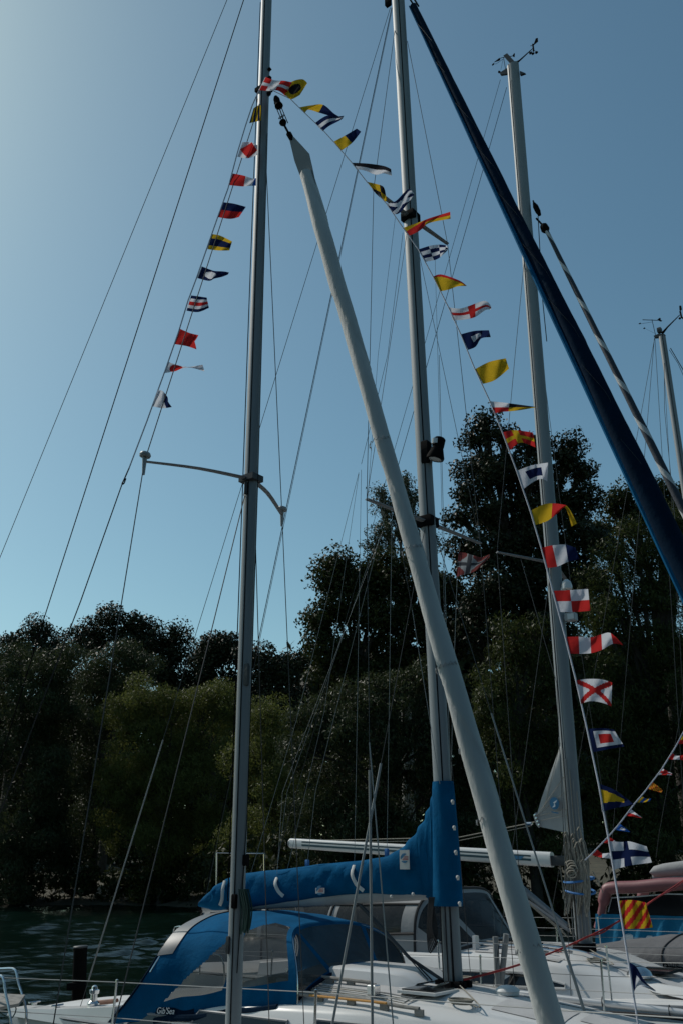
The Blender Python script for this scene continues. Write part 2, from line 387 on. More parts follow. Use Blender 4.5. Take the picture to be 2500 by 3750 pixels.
tree('willow_tree', 'pale shimmering grey willow top showing above the golden willow', 77, [(420,2430,120,60),(530,2430,70,55),(350,2500,110,80),(470,2530,140,90),(330,2620,120,120),(330,2800,110,160),(330,3000,110,170)], **WIL)
G = dict(WIL); G.update(mat='leaf_golden', leafs=.22, dens=400)
tree('willow_tree', 'broad golden olive willow with rounded clumps above the lake edge', 70.5, [(540,2560,110,75),(440,2620,90,80),(640,2590,90,75),(760,2570,100,70),(840,2590,70,80),(480,2750,130,100),(640,2720,130,110),(790,2720,120,110),(440,2880,110,100),(580,2900,150,110),(760,2900,150,120),(430,3040,100,100),(590,3080,170,120),(780,3090,160,120),(600,3210,210,80)], **G)
tree('willow_tree', 'golden green willow half hidden by the grey mast with the white furled sail', 62, [(970,2620,80,60),(1010,2700,110,100),(930,2780,100,130),(1010,2900,140,140),(950,3060,150,130),(1040,3150,150,120)], **G)
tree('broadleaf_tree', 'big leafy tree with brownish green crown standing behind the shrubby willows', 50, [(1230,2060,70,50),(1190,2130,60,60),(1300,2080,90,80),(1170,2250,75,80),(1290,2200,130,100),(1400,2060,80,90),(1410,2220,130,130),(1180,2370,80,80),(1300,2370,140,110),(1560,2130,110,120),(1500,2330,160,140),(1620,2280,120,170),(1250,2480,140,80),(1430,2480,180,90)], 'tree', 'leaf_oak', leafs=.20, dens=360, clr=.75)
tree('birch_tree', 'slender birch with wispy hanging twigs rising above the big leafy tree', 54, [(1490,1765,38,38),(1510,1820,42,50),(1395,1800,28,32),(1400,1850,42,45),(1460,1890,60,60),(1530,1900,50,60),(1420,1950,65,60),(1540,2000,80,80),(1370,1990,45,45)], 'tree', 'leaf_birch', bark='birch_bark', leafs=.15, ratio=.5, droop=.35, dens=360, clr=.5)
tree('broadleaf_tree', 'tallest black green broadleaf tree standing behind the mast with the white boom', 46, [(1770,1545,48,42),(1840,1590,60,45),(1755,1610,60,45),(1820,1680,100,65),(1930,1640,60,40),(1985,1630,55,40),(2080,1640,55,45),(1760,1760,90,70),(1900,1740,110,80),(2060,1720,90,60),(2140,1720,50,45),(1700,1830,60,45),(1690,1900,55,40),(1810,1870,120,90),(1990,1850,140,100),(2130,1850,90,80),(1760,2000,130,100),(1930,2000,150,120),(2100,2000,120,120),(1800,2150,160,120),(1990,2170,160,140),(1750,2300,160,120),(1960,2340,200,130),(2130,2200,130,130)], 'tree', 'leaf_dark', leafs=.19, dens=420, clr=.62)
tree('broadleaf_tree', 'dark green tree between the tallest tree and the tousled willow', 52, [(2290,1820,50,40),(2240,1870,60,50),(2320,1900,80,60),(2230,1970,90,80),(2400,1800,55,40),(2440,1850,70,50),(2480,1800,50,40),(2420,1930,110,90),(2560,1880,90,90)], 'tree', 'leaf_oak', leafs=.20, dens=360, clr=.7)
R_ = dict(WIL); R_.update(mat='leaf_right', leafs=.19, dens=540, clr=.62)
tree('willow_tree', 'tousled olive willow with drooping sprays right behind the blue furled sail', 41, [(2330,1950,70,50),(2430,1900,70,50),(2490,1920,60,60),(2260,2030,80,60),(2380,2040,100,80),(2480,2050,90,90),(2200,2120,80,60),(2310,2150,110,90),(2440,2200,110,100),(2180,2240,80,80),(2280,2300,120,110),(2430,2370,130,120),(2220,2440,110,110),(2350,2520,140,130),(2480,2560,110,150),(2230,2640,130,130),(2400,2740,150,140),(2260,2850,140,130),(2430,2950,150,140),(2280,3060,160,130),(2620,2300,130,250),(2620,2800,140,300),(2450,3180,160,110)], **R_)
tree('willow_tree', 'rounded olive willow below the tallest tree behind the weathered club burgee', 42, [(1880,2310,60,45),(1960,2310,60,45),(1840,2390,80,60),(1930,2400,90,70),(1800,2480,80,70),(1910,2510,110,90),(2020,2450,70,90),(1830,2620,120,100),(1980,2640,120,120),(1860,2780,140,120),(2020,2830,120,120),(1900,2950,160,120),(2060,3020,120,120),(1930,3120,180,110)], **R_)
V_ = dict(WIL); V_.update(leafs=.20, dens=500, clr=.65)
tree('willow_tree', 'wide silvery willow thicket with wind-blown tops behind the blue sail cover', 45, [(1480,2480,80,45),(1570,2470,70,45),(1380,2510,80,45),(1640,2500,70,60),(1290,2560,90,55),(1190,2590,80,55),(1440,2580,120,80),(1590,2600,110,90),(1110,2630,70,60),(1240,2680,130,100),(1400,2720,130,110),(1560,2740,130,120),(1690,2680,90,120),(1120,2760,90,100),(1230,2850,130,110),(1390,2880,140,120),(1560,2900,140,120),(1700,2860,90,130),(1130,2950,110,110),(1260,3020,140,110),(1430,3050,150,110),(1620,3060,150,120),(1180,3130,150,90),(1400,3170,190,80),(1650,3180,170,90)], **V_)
# far wood that closes the view behind, and shrubs along the water edge
pp = []; qq = []
for i in range(70):
    x = -115 + 230*i/69; y = 106 + 8*rng.random()
    hh = 11.5 if x < -5 else 14.5
    a_, n_, _ = lobe_points((x, y, hh + 2*rng.random()), 5.5, 3.5, hh, 6, 2.6); pp.append(a_); qq.append(n_)
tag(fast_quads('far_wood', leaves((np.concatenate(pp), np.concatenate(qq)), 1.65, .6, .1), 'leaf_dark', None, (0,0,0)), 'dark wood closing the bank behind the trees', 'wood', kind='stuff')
pp = []; qq = []
for i in range(95):
    x = -62 + 105*i/94; y = shore(x) + .8 + 1.5*rng.random(); h = .9 + 1.6*rng.random()
    a_, n_, _ = lobe_points((x, y, h), 1.3, 1.0, h, 60, .6); pp.append(a_); qq.append(n_)
Q = np.concatenate(pp); QN = np.concatenate(qq); ok = Q[:, 2] > .05
tag(fast_quads('shore_shrubs', leaves((Q[ok], QN[ok]), .38, .4, .3), 'leaf_oak', None, (0,0,0)), 'low dark shrubs along the shaded lake edge', 'shrubs', kind='stuff')
pp = []; qq = []  # unseen foliage added behind the camera, blocks sky light to darken camera-facing sides
for i in range(34):
    x = -46 + 92*i/33; y = -15 - 5*rng.random() - .004*x*x
    a_, n_, _ = lobe_points((x, y, 6.5 + rng.random()), 3.6, 3.0, 6.8, 16, 1.5); pp.append(a_); qq.append(n_)
tag(fast_quads('sky_block_wood', leaves((np.concatenate(pp), np.concatenate(qq)), 1.1, .6, .1), 'leaf_dark', None, (0,0,0)), 'unseen dark wood added on the near bank to block the sky', 'wood', kind='stuff')
tag(build('near_bank', MB().sheet([[(x, y, z + .15*sin(x*.4)) for x in range(-80, 81, 8)] for y, z in ((-3, -.6), (-6, .5), (-12, .9), (-60, 1.5))]), 'ground'), 'grassy near bank of the lake', kind='structure')

# ---------------------------------------------------------------- boat builders
def hull(root, b, l0, l1, beam, zs, zm, zb, mat='hull_paint', stripe=None):
    N_ = 28; rings = []; dk = []; edge = {1: [], -1: []}
    def hb(t): return beam*(.74 + .26*sin(min(t/.42, 1)*pi/2)) if t < .42 else beam*max(.015, (1-((t-.42)/.58)**2.1))
    def zd(t): return zs + (zm-zs)*min(t/.5, 1) + (zb-zm)*max(0, (t-.5)/.5)**1.5
    for i in range(N_+1):
        t = i/N_; l = l0 + (l1-l0)*t; h = hb(t); z = zd(t); rk = .9*t**4
        sec = [(1, 1), (.99, .72), (.95, .4), (.86, .1), (.6, -.2), (.2, -.38)]
        ring = []
        for k, (q, zz) in enumerate(sec): ring.append(L(b, l - rk*(1-zz)*.8, h*q, z*zz if zz > 0 else zz))
        for q, zz in reversed(sec): ring.append(L(b, l - rk*(1-zz)*.8, -h*q, z*zz if zz > 0 else zz))
        rings.append(ring)
        dk.append([L(b, l, h*.985*s_, z - .012 + .07*(1-s_*s_)*(beam and h/beam)) for s_ in (1, .85, .6, .3, 0, -.3, -.6, -.85, -1)])
        for s_ in (1, -1): edge[s_].append(L(b, l, s_*(h-.02), z+.02))
    mb = MB().loft(rings, cap=False, closed=False)
    mb.f.append(tuple(range(len(rings[0])-1, -1, -1)))
    build('hull', mb, mat, root)
    build('deck', MB().sheet(dk), 'gelcoat_nonskid', root)
    for s_ in (1, -1): build('toe_rail', MB().tube(edge[s_], .022, 6), 'mast_alu', root)
    def deck_z(l): return zd((l-l0)/(l1-l0))
    def half(l): return hb((l-l0)/(l1-l0))
    return deck_z, half
class Cabin:
    def __init__(s, root, b, st, mat='gelcoat'):
        s.st = st; s.b = b; rings = []
        ls = []
        for i in range(len(st)-1):
            for k in range(4): ls.append(st[i][0] + (st[i+1][0]-st[i][0])*k/4)
        ls.append(st[-1][0])
        for l in ls:
            _, wb, zb, wt, ze, zc = s.at(l); half = [(wb, zb), (wt+.02, ze-.05), (wt-.03, ze-.008)]
            for q in (.8, .6, .4, .2, 0): half.append((wt*q, s.crown(ze, zc, q)))
            ring = [L(b, l, w, z) for w, z in half] + [L(b, l, -w, z) for w, z in reversed(half[:-1])]
            rings.append(ring)
        mb = MB().loft(rings, cap=False, closed=False); n = len(rings[0])
        mb.f.append(tuple(reversed(range(n)))); mb.f.append(tuple(len(mb.v)-n+i for i in range(n)))
        s.obj = build('cabin', mb, mat, root, ang=35)
    def crown(s, ze, zc, q): return ze + (zc-ze)*(1-q**2.2)
    def at(s, l):
        st = s.st
        if l <= st[0][0]: return st[0]
        for a, c in zip(st, st[1:]):
            if l <= c[0]:
                f = (l-a[0])/(c[0]-a[0]); return tuple(x+(y-x)*f for x, y in zip(a, c))
        return st[-1]
    def top(s, l, w):
        _, wb, zb, wt, ze, zc = s.at(l); return s.crown(ze, zc, min(abs(w)/wt, 1))
    def side(s, l, z, sg=1, out=.008):
        _, wb, zb, wt, ze, zc = s.at(l); f = (z-zb)/max(ze-.05-zb, .01); w = wb + (wt+.02-wb)*f; return L(s.b, l, sg*(w+out), z)
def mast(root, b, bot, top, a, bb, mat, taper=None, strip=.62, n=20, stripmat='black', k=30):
    bot = Vector(bot); top = Vector(top); rings = []; sp = []
    ang0 = None
    for i in range(k):
        t = i/(k-1); c = bot.lerp(top, t); s_ = 1.0
        if taper and t > taper: s_ = 1-.45*(t-taper)/(1-taper)
        rings.append([c + HV*(a*s_*cos(2*pi*j/n)) + NV*(bb*s_*sin(2*pi*j/n)) for j in range(n)])
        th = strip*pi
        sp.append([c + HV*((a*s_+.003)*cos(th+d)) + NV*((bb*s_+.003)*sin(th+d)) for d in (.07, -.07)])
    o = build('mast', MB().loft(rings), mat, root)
    g = MB().sheet(sp); build('sail_groove_shadow', g, stripmat, o)  # strip colours in the shadow line of the mast groove
    return o
def stanchions(root, b, lw, half, deck_z, ls, hgt=.62, side=1, lines=(1.0, .5), top_sag=0.0, l_ends=None, gates=()):
    pts = []
    for l in ls:
        w = side*(half(l)-.06); zd = deck_z(l); lean = .03*side
        base = L(b, l, w, zd); tp = L(b, l, w+lean, zd+hgt)
        s_ = MB().tube([base, tp], .0125, 8); s_.lathe(base, ZV, [(0, .03), (.05, .022), (.06, .014)], 10); s_.lathe(tp, ZV, [(-.01, .016), (.012, .014), (.018, .004)], 8)
        build('stanchion', s_, 'steel', root); pts.append((base, tp))
    for q in lines:
        line = [b_.lerp(t_, q*.985) for b_, t_ in pts]
        if l_ends:
            line = [L(b, l_ends[0], side*(half(l_ends[0])-.06), deck_z(l_ends[0])+hgt*q)] + line + [L(b, l_ends[1], side*(half(l_ends[1])-.06), deck_z(l_ends[1])+hgt*q)]
        build('lifeline', MB().tube(line, .0045, 6), 'wire_pale', root)
def furled(root, name, A, B, radii, mat, k=70, n=18, rough=.06, uv=False, seed=1, wrap=0.0, turns=6):
    r_ = random.Random(seed); A = Vector(A); B = Vector(B); ax = (B-A).normalized(); u = ax.orthogonal().normalized(); w = ax.cross(u); rings = []
    ph = [r_.random()*6 for _ in range(6)]
    for i in range(k):
        t = i/(k-1); r = crom([(q,) for q in radii], t)[0]; c = A.lerp(B, t); ring = []
        for j in range(n):
            th = 2*pi*j/n
            d = 1 + rough*(.5*sin(2*th + 9*t + ph[0]) + .35*sin(3*th - 23*t + ph[1]) + .3*sin(th + 61*t + ph[2]) + .25*(r_.random()-.5)) + wrap*(((th/(2*pi) + turns*t) % 1.0) - .5)
            ring.append(c + (u*cos(th) + w*sin(th))*r*d)
        rings.append(ring)
    o = build(name, MB().loft(rings), mat, root, ang=60)
    if uv:
        me = o.data; lay = me.uv_layers.new(name='UVMap')
        for poly in me.polygons:
            idx = [me.loops[li].vertex_index for li in poly.loop_indices]; js = [i % n for i in idx]; wrap = max(js)-min(js) > n/2
            for li, vi in zip(poly.loop_indices, idx):
                j = vi % n; j = j+n if wrap and j < n/2 else j
                lay.data[li].uv = (j/n, (vi//n)/(k-1))
    return o
def hood(root, name, b, c0, c1, c2, canvas, win0, win1, rail='dark_alu', bulge=.06, nu=72, nv=128):
    """three arches (aft, forward, base of windscreen) -> canvas and clear windows"""
    part = thing_part(name, root)
    def row(seg, u):
        A, B = (c0, c1) if seg == 0 else (c1, c2); r = []
        for j in range(nv+1):
            v = j/nv; a = A(v); q = B(v); z = a[2] + (q[2]-a[2])*u
            if seg == 0: z += bulge*sin(pi*u)*sin(pi*v)**.5 + .012*sin(u*21+v*9)*sin(pi*u)*(1-.6*sin(pi*v))
            r.append((a[0]+(q[0]-a[0])*u, a[1]+(q[1]-a[1])*u + (.02*sin(u*17+v*5)*sin(pi*u) if seg == 0 else 0), z))
        return r
    rows = [row(0, i/nu) for i in range(nu+1)] + [row(1, i/24) for i in range(1, 25)]
    V = [[L(b, *p) for p in r] for r in rows]
    can = MB(); wins = MB(); k = nv+1
    for r in V: can.v.extend(r); wins.v.extend(r)
    for i in range(len(V)-1):
        for j in range(nv):
            v = (j+.5)/nv
            iswin = win0((i+.5)/nu, v) if i < nu else win1((i-nu+.5)/24, v)
            (wins if iswin else can).f.append((i*k+j, i*k+j+1, (i+1)*k+j+1, (i+1)*k+j))
    def strip_unused(m):
        used = sorted({i for f in m.f for i in f}); mp = {a: c for c, a in enumerate(used)}; m.v = [m.v[i] for i in used]; m.f = [tuple(mp[i] for i in f) for f in m.f]
    strip_unused(can); strip_unused(wins)
    cv = build('canvas', can, canvas, root); 
    if wins.f: build('window', wins, 'vinyl', cv)
    for c in (c0, c1):
        build('frame_bow', MB().tube([L(b, p[0], p[1]*.985, p[2]-.02) for p in [c(j/30) for j in range(31)]], .0125, 6), 'steel', root)
    return cv, V
def thing_part(name, root): return root
def arch(lt, lf, hw, zf, zt, e=.6, xe=2.2):
    def f(v):
        th = pi*v; c = cos(th); s = max(sin(th), 0); return (lt + (lf-lt)*abs(c)**xe, hw*math.copysign(abs(c)**e, c), zf + (zt-zf)*s**e)
    return f

# ---------------------------------------------------------------- boat 1: nearest yacht, dressed with flags
B1 = thing('sailing_yacht', 'sailing yacht with bare mast, white furled headsail and dressed overall with signal flags', 'sailing yacht', MAST[1])
dz1, hw1 = hull(B1, 1, -4.95, 4.2, 1.42, .98, 1.13, 1.42)
cab1 = Cabin(B1, 1, [(-2.4,.95,.95,.85,1.32,1.4), (-1.0,.95,1.0,.85,1.36,1.47), (.4,.85,1.05,.72,1.36,1.45), (1.6,.5,1.15,.4,1.3,1.35), (1.9,.35,1.17,.3,1.22,1.24)])
m1b = L(1, 0, 0, 1.42); m1t = PW(1, 977, 0); d1 = (m1t-PW(1, 858, 3650)); m1top = PW(1, 858, 3650) + d1*(1 + 1.1/d1.length); m1b = PW(1, 858, 3650) + d1*((1.40 - PW(1, 858, 3650).z)/d1.z)
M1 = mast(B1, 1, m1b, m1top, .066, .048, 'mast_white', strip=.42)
def on1(py, side=0.0):   # point on mast 1 at picture height
    x = 977 + (858-977)*py/3650; return PW(1, x, py)
# spreaders
sl1 = PW(1, 530, 1690, .92); sr1 = PW(1, 1033, 1885, -.92); rt = on1(1755)
for tip, name_ in ((sl1, 1), (sr1, -1)):
    s_ = MB(); pts = curve([rt, rt.lerp(tip, .5) + Vector((0,0,.05 if name_ < 0 else .02)), tip], 9)
    s_.tube(pts, [.03 - .012*i/8 for i in range(9)], 10, flat=.45)
    o = build('spreader', s_, 'mast_alu', B1)
    cp = MB().lathe(tip + ZV*.05, (.15, 0, 1), [(-.012, .01), (-.008, .045), (.012, .05), (.03, .04), (.036, .01)], 14); cp.tube([tip + ZV*.05, tip - ZV*.12], [.022, .012], 8)
    build('spreader_cap', cp, 'grey_plastic', o)
br = MB().box(rt, HV*.085, NV*.07, ZV*.035, .2); br.tube([rt - HV*.05 - ZV*.03, rt - HV*.07 - ZV*.14], .014, 8); br.tube([rt + NV*.06 - ZV*.05, rt + NV*.06 - ZV*.16], .016, 8)
build('spreader_bracket', br, 'dark_alu', B1)
hd = PW(1, 985, 400)
fit = MB().box(on1(330), HV*.075, NV*.06, ZV*.03, .2); fit.tube([on1(270) + HV*.04, on1(270) + HV*.09 + ZV*.02], .02, 8); fit.tube([on1(355) - HV*.05, on1(355) - HV*.09], .018, 8)
for q in range(5): fit.lathe(on1(300 + 14*q) + HV*(.075 + .012*(q % 2)), NV, [(-.02, .012), (-.01, .028), (.01, .028), (.02, .012)], 10)
tag(build('halyard_fittings', fit, 'black', B1), None, kind='stuff')
build('mast_cleat', MB().box(on1(2475) + HV*.05 + NV*.03, HV*.02, NV*.014, ZV*.09, .2), 'dark_alu', B1)
build('mast_cleat', MB().box(on1(3460) - HV*.03 + NV*.045, HV*.014, NV*.016, ZV*.06, .2), 'dark_alu', B1)
build('halyard_block', MB().box(on1(3150) + HV*.075, HV*.02, NV*.02, ZV*.04, .2), 'black', B1)
build('halyard_block', MB().box(on1(3300) + NV*.045 + HV*.02, HV*.02, NV*.02, ZV*.05, .2), 'black', B1)
# forestay gear and furled sail
fa = PW(1, 1010, 355); ftop = PW(1, 1062, 500)
g = MB(); g.lathe(fa, (ftop-fa), [(0, .02), (.05, .035), (.1, .03), (.16, .045), (.2, .015)], 10)
a0 = PW(1, 1012, 372); a1 = PW(1, 1047, 455)
for off in (-.028, 0, .028): g.tube([a0 + HV*off, a1 + HV*off], .005, 5)
for off in (-.014, .014):
    rg = PW(1, 1031, 428) + HV*off*1.3; g.tube([rg + HV*.018*cos(2*pi*i/12) + ZV*.012*sin(2*pi*i/12) for i in range(13)], .004, 5, cap=False)
g.lathe(PW(1, 1036, 448), PW(1, 1052, 478)-PW(1, 1036, 448), [(0, .04), (.03, .03), (.06, .012), (.2, .012), (.22, .03), (.3, .028), (.34, .01)], 8)
build('halyard_swivel', g, 'black', B1)
sA = PW(1, 1122, 640); sB = PW(1, 2014, 3750); sdir = (sB-sA).normalized(); sB2 = sB + sdir*.75
build('forestay', MB().tube([fa, PW(1, 1065, 520), sA, sB2 + sdir*.35], .006, 6), 'wire', B1)
F1 = furled(B1, 'furled_headsail', sA, sB2, [.066,.077,.074,.070,.065,.062,.066,.071,.079,.081,.081,.078], 'sailcloth', k=300, n=40, rough=.075, seed=3, wrap=.13, turns=4.5)
tri = [PW(1, 1060, 505), PW(1, 1078, 503), PW(1, 1105, 532), PW(1, 1132, 562), PW(1, 1143, 610), PW(1, 1160, 690), PW(1, 1128, 690), PW(1, 1104, 655), PW(1, 1080, 590)]
build('sail_head', MB().slab(tri, NV, .012), 'sail_grey', F1, smooth=False)
for q, (py, xl, xr) in enumerate(((980, 1203, 1236), (1262, 1280, 1312), (1625, 1362, 1425), (2018, 1478, 1542), (2445, 1600, 1672), (2740, 1684, 1748), (3000, 1748, 1822), (3475, 1892, 1978))):
    zz = []; ctr = PW(1, (xl+xr)/2, py); hwid = (PW(1, xr, py)-PW(1, xl, py)).length/2
    for i in range(15):
        th = pi*(.5 + (i/14-.5)*.96); zz.append(ctr + HV*(hwid*1.02*-cos(th)) + NV*(hwid*1.05*sin(th)) + ZV*((.012 if i % 2 else -.012) - .12*cos(th)*0.2))
    build('sail_seam', MB().tube(zz, .0032, 4), 'grey_plastic', F1)
# standing and running rigging of boat 1
top1 = on1(330)
wire(B1, 'backstay', [m1top, PW(1, 832, 0) + Vector((0,0,.0)), PW(1, 0, 2044), L(1, -4.8, .5, 1.2)], .0042)
wire(B1, 'backstay', [m1top - ZV*.1, PW(1, 893, 0), PW(1, 160, 2272), PW(1, 0, 2793), L(1, -4.6, -.3, 1.1)], .006, 'black')
wire(B1, 'shroud', [top1, sl1, L(1, -.42, 1.32, 1.15)], .0045)
wire(B1, 'shroud', [top1 - ZV*.15, sr1, L(1, -.42, -1.32, 1.15)], .0045)
sA_ = PW(1, 897, 1815, .05); sB_ = PW(1, 531, 3300, .95); wire(B1, 'shroud', [sA_, sA_ + (sB_-sA_)*((1.12-sA_.z)/(sB_.z-sA_.z))], .0045)
wire(B1, 'shroud', [on1(1815) - NV*.05, L(1, -.8, -1.3, 1.15)], .0045)
wire(B1, 'halyard', [on1(0) - HV*.075 + NV*.02, on1(1000) - HV*.082 + NV*.02, on1(2000) - HV*.08 + NV*.02, on1(3300) - HV*.07 + NV*.03], .005, 'black')
wire(B1, 'halyard', [on1(500) + HV*.075, on1(1800) + HV*.085, on1(3000) + HV*.075, on1(3560) + HV*.06 + NV*.04], .004, 'black')
rp = MB()
for q in range(9):
    xs = .03 + .012*q; c0 = on1(3255) + HV*(.06 + .006*q) + NV*(.03*(q % 3)); ln = .28 + .05*random.random()
    rp.tube(curve([c0, c0 + HV*.03 - ZV*ln*.5, c0 + HV*(.035 + .01*(q % 2)) - ZV*ln, c0 + HV*.06 - ZV*ln*.5, c0 + HV*.015], 16), .0055, 5)
build('halyard_coil', rp, 'rope_green', B1)
stanchions(B1, 1, 0, hw1, dz1, (-2.89, -.36, 2.11), side=-1, l_ends=(-4.7, 4.0), hgt=.64)
stanchions(B1, 1, 0, hw1, dz1, (-2.89, -.36, 2.11), side=1, l_ends=(-4.7, 4.0), hgt=.64)
pl = MB()
for (x0, y0), (x1, y1), wv in (((0, 3548), (98, 3712), -1.2), ((-30, 3575), (42, 3760), -.85)):
    a = PW(1, x0, y0, wv); c = PW(1, x1, y1, wv); mid_ = PW(1, x0 + (x1-x0)*.55, y0 + 2, wv) 
    pl.tube(curve([a - HV*.3, a, mid_, mid_.lerp(c, .3) + ZV*.01, c, c - ZV*.4], 20), .0135, 8)
build('pushpit', pl, 'steel', B1)
st_ = [PW(1, -60, 3640, -.9), PW(1, 92, 3648, -1.2), PW(1, 70, 3680, -.95), PW(1, -60, 3705, -.7)]
build('stern_seat', MB().slab(st_, ZV, .03), 'teak_grey', B1, smooth=False)
rc = MB()
for q in range(4): rc.tube(curve([PW(1, -20, 3640+10*q, -1.0), PW(1, 30, 3660+5*q, -.95), PW(1, 60, 3690, -.95), PW(1, 40, 3730, -.9), PW(1, -10, 3700, -.9)], 14), .006, 5)
build('mooring_line', rc, 'rope_green', B1)

# ---------------------------------------------------------------- boat 2: blue canvas yacht
B2 = thing('sailing_yacht', 'sailing yacht with blue sail cover, blue sprayhood and blue furled headsail', 'sailing yacht', MAST[2])
dz2, hw2 = hull(B2, 2, -6.3, 5.1, 1.66, .9, 1.08, 1.42)
cab2 = Cabin(B2, 2, [(-4.3,1.36,.9,1.3,1.14,1.2), (-3.3,1.36,.92,1.27,1.22,1.32), (-2.5,1.33,.96,1.2,1.29,1.52), (-1.5,1.28,1.0,1.15,1.34,1.6), (-.5,1.18,1.05,1.06,1.37,1.58), (.3,1.06,1.08,.94,1.37,1.53), (1.3,.88,1.13,.74,1.32,1.44), (2.2,.62,1.2,.5,1.27,1.34), (2.6,.48,1.23,.4,1.245,1.27)])
m2b = PW(2, 1660, 3616); m2a = PW(2, 1457, 0)
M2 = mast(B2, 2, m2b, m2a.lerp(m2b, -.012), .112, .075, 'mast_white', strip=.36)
def on2(py): x = 1660 + (1457-1660)*(3616-py)/3616; return PW(2, x, py)
def on2l(py): return on2(py)
# cockpit coamings and aft deck
for sg in (1, -1):
    c = MB(); r = []
    for l, z in ((-6.1,.98), (-5.2,1.04), (-4.4,1.12), (-4.0,1.16)): r.append([L(2, l, sg*1.42, .9), L(2, l, sg*1.38, z), L(2, l, sg*1.12, z+.01), L(2, l, sg*1.05, .8)])
    build('cockpit_coaming', c.loft(r), 'gelcoat', B2, ang=30)
wp = PW(2, 339, 3720, 1.2); wp.z = 1.1
build('winch', MB().lathe(wp, ZV, [(0, .075), (.04, .078), (.06, .06), (.07, .045), (.14, .042), (.15, .06), (.19, .064), (.2, .04), (.23, .035), (.245, .01)], 20), 'steel', B2)
ck = MB()
for px in (122, 208, 298): 
    c = PW(2, px, 3722, 1.25); c.z = 1.05; ck.tube([c - NV*.09 + ZV*.02, c + NV*.09 + ZV*.02], .012, 6); ck.box(c, HV*.02, NV*.03, ZV*.015, .2)
build('cleat', ck, 'steel', B2)
til = MB().tube([PW(2, 430, 3665, .6), PW(2, 360, 3672, .6)], .03, 8); build('tiller', til, 'teak_brown', B2)
# portlights
for l0, l1, z0, z1 in ((-3.75, -3.05, .98, 1.13), (-2.75, -1.35, 1.03, 1.22), (-1.1, .0, 1.08, 1.26)):
    cor = []
    for l, z in ((l0, z0), (l1, z0), (l1, z1), (l0 + .12, z1)): cor.append((l, z))
    pts = []
    for (la, za), (lb, zb_) in zip(cor, cor[1:] + cor[:1]):
        for k in range(4): pts.append(cab2.side(la + (lb-la)*k/4, za + (zb_-za)*k/4, 1, .012))
    wnd = build('window', MB().slab(pts, NV, .012), 'dark_glass', B2, smooth=False)
    build('window_frame', MB().tube(pts + [pts[0]], .016, 6), 'mast_alu', wnd)
# name plate under the hood
npl = [cab2.side(l, z, 1, .02) for l, z in ((-3.3, 1.125), (-2.72, 1.15), (-2.72, 1.235), (-3.3, 1.21))]
pl_ = build('name_plate', MB().slab(npl, NV, .006), 'navy_canvas', B2, smooth=False)
xd = (npl[1]-npl[0]).normalized()
text_part('lettering', "Gib'Sea", .095, npl[0] + xd*.03 + ZV*.022 + NV*.012, xd, ZV, 'lettering_white', pl_, shear=.25)
# hatch garage, grab rails, lines on coachroof
hg = MB(); r = []
for l, w, h in ((-1.9,.45,.03), (-1.6,.45,.1), (-.62,.44,.1), (-.42,.40,.085), (-.28,.36,.01)):
    zt = cab2.top(l, 0); r.append([L(2, l, w+.06, cab2.top(l, w+.06)-.02), L(2, l, w, zt+h-.02), L(2, l, w-.05, zt+h), L(2, l, -w+.05, zt+h), L(2, l, -w, zt+h-.02), L(2, l, -w-.06, cab2.top(l, w+.06)-.02)])
build('hatch_garage', hg.loft(r, closed=False, cap=False), 'gelcoat', B2, ang=30)
for sg in (1, -1):
    for la, lb, w, mt in ((-1.95, .15, .98, 'teak_grey'), (-2.1, -.7, .62, 'teak_grey')):
        gr = MB(); pts = [L(2, la + (lb-la)*i/10, sg*(w - .05*i/10), cab2.top(la + (lb-la)*i/10, w)+.06) for i in range(11)]
        gr.tube(pts, .022, 8, flat=.9)
        for i in range(0, 11, 2): gr.box(pts[i] - ZV*.035, HV*.05, NV*.016, ZV*.03)
        build('grab_rail', gr, mt, B2)
bh = MB().tube([L(2, -2.0, 1.03, 1.45), L(2, -1.2, 1.02, 1.46)], .016, 8); b_ = build('boat_hook', bh, 'teak_grey', B2)
build('shaft', MB().tube([L(2, -1.2, 1.02, 1.46), L(2, -.2, 1.0, 1.46)], .012, 8), 'orange_paint', b_)
for q, w in enumerate((.70, .74, .78, .82)):
    wire(B2, 'control_line', [L(2, l, w + .02*sin(l*9+q), cab2.top(l, w)+.016) for l in (-1.9, -1.4, -1.0, -.5, -.1)] + [L(2, .05, .2 + .05*q, 1.6)], .006, 'rope_tan' if q % 2 else 'wire_pale')
jb = MB().box(L(2, -.52, .78, cab2.top(-.52, .78)+.06), HV*.05, NV*.05, ZV*.055, .15); build('line_clutch', jb, 'steel', B2)
dh = build('deck_hatch', MB().box(L(2, -.05, .45, cab2.top(-.05, .45)+.03), HV*.2, NV*.2, ZV*.015, .2), 'dark_glass', B2)
build('hatch_rim', MB().box(L(2, -.05, .45, cab2.top(-.05, .45)+.012), HV*.235, NV*.235, ZV*.018, .25), 'gelcoat', dh)
vt = MB().lathe(L(2, .62, -.05, cab2.top(.62, 0)), ZV, [(0, .12), (.03, .12), (.035, .13), (.055, .12), (.08, .08), (.09, .02)], 20); build('deck_vent', vt, 'gelcoat_nonskid', B2)
ms = MB(); ft = on2(3600)
for q in range(10):
    a = random.random()*6.28; ms.box(ft + HV*.16*cos(a) + NV*.14*sin(a) - ZV*.01, HV*.04, NV*.03, ZV*.04, .2)
ms.lathe(ft - ZV*.05, ZV, [(0, .17), (.04, .17), (.06, .13)], 14); build('mast_step', ms, 'black', B2)
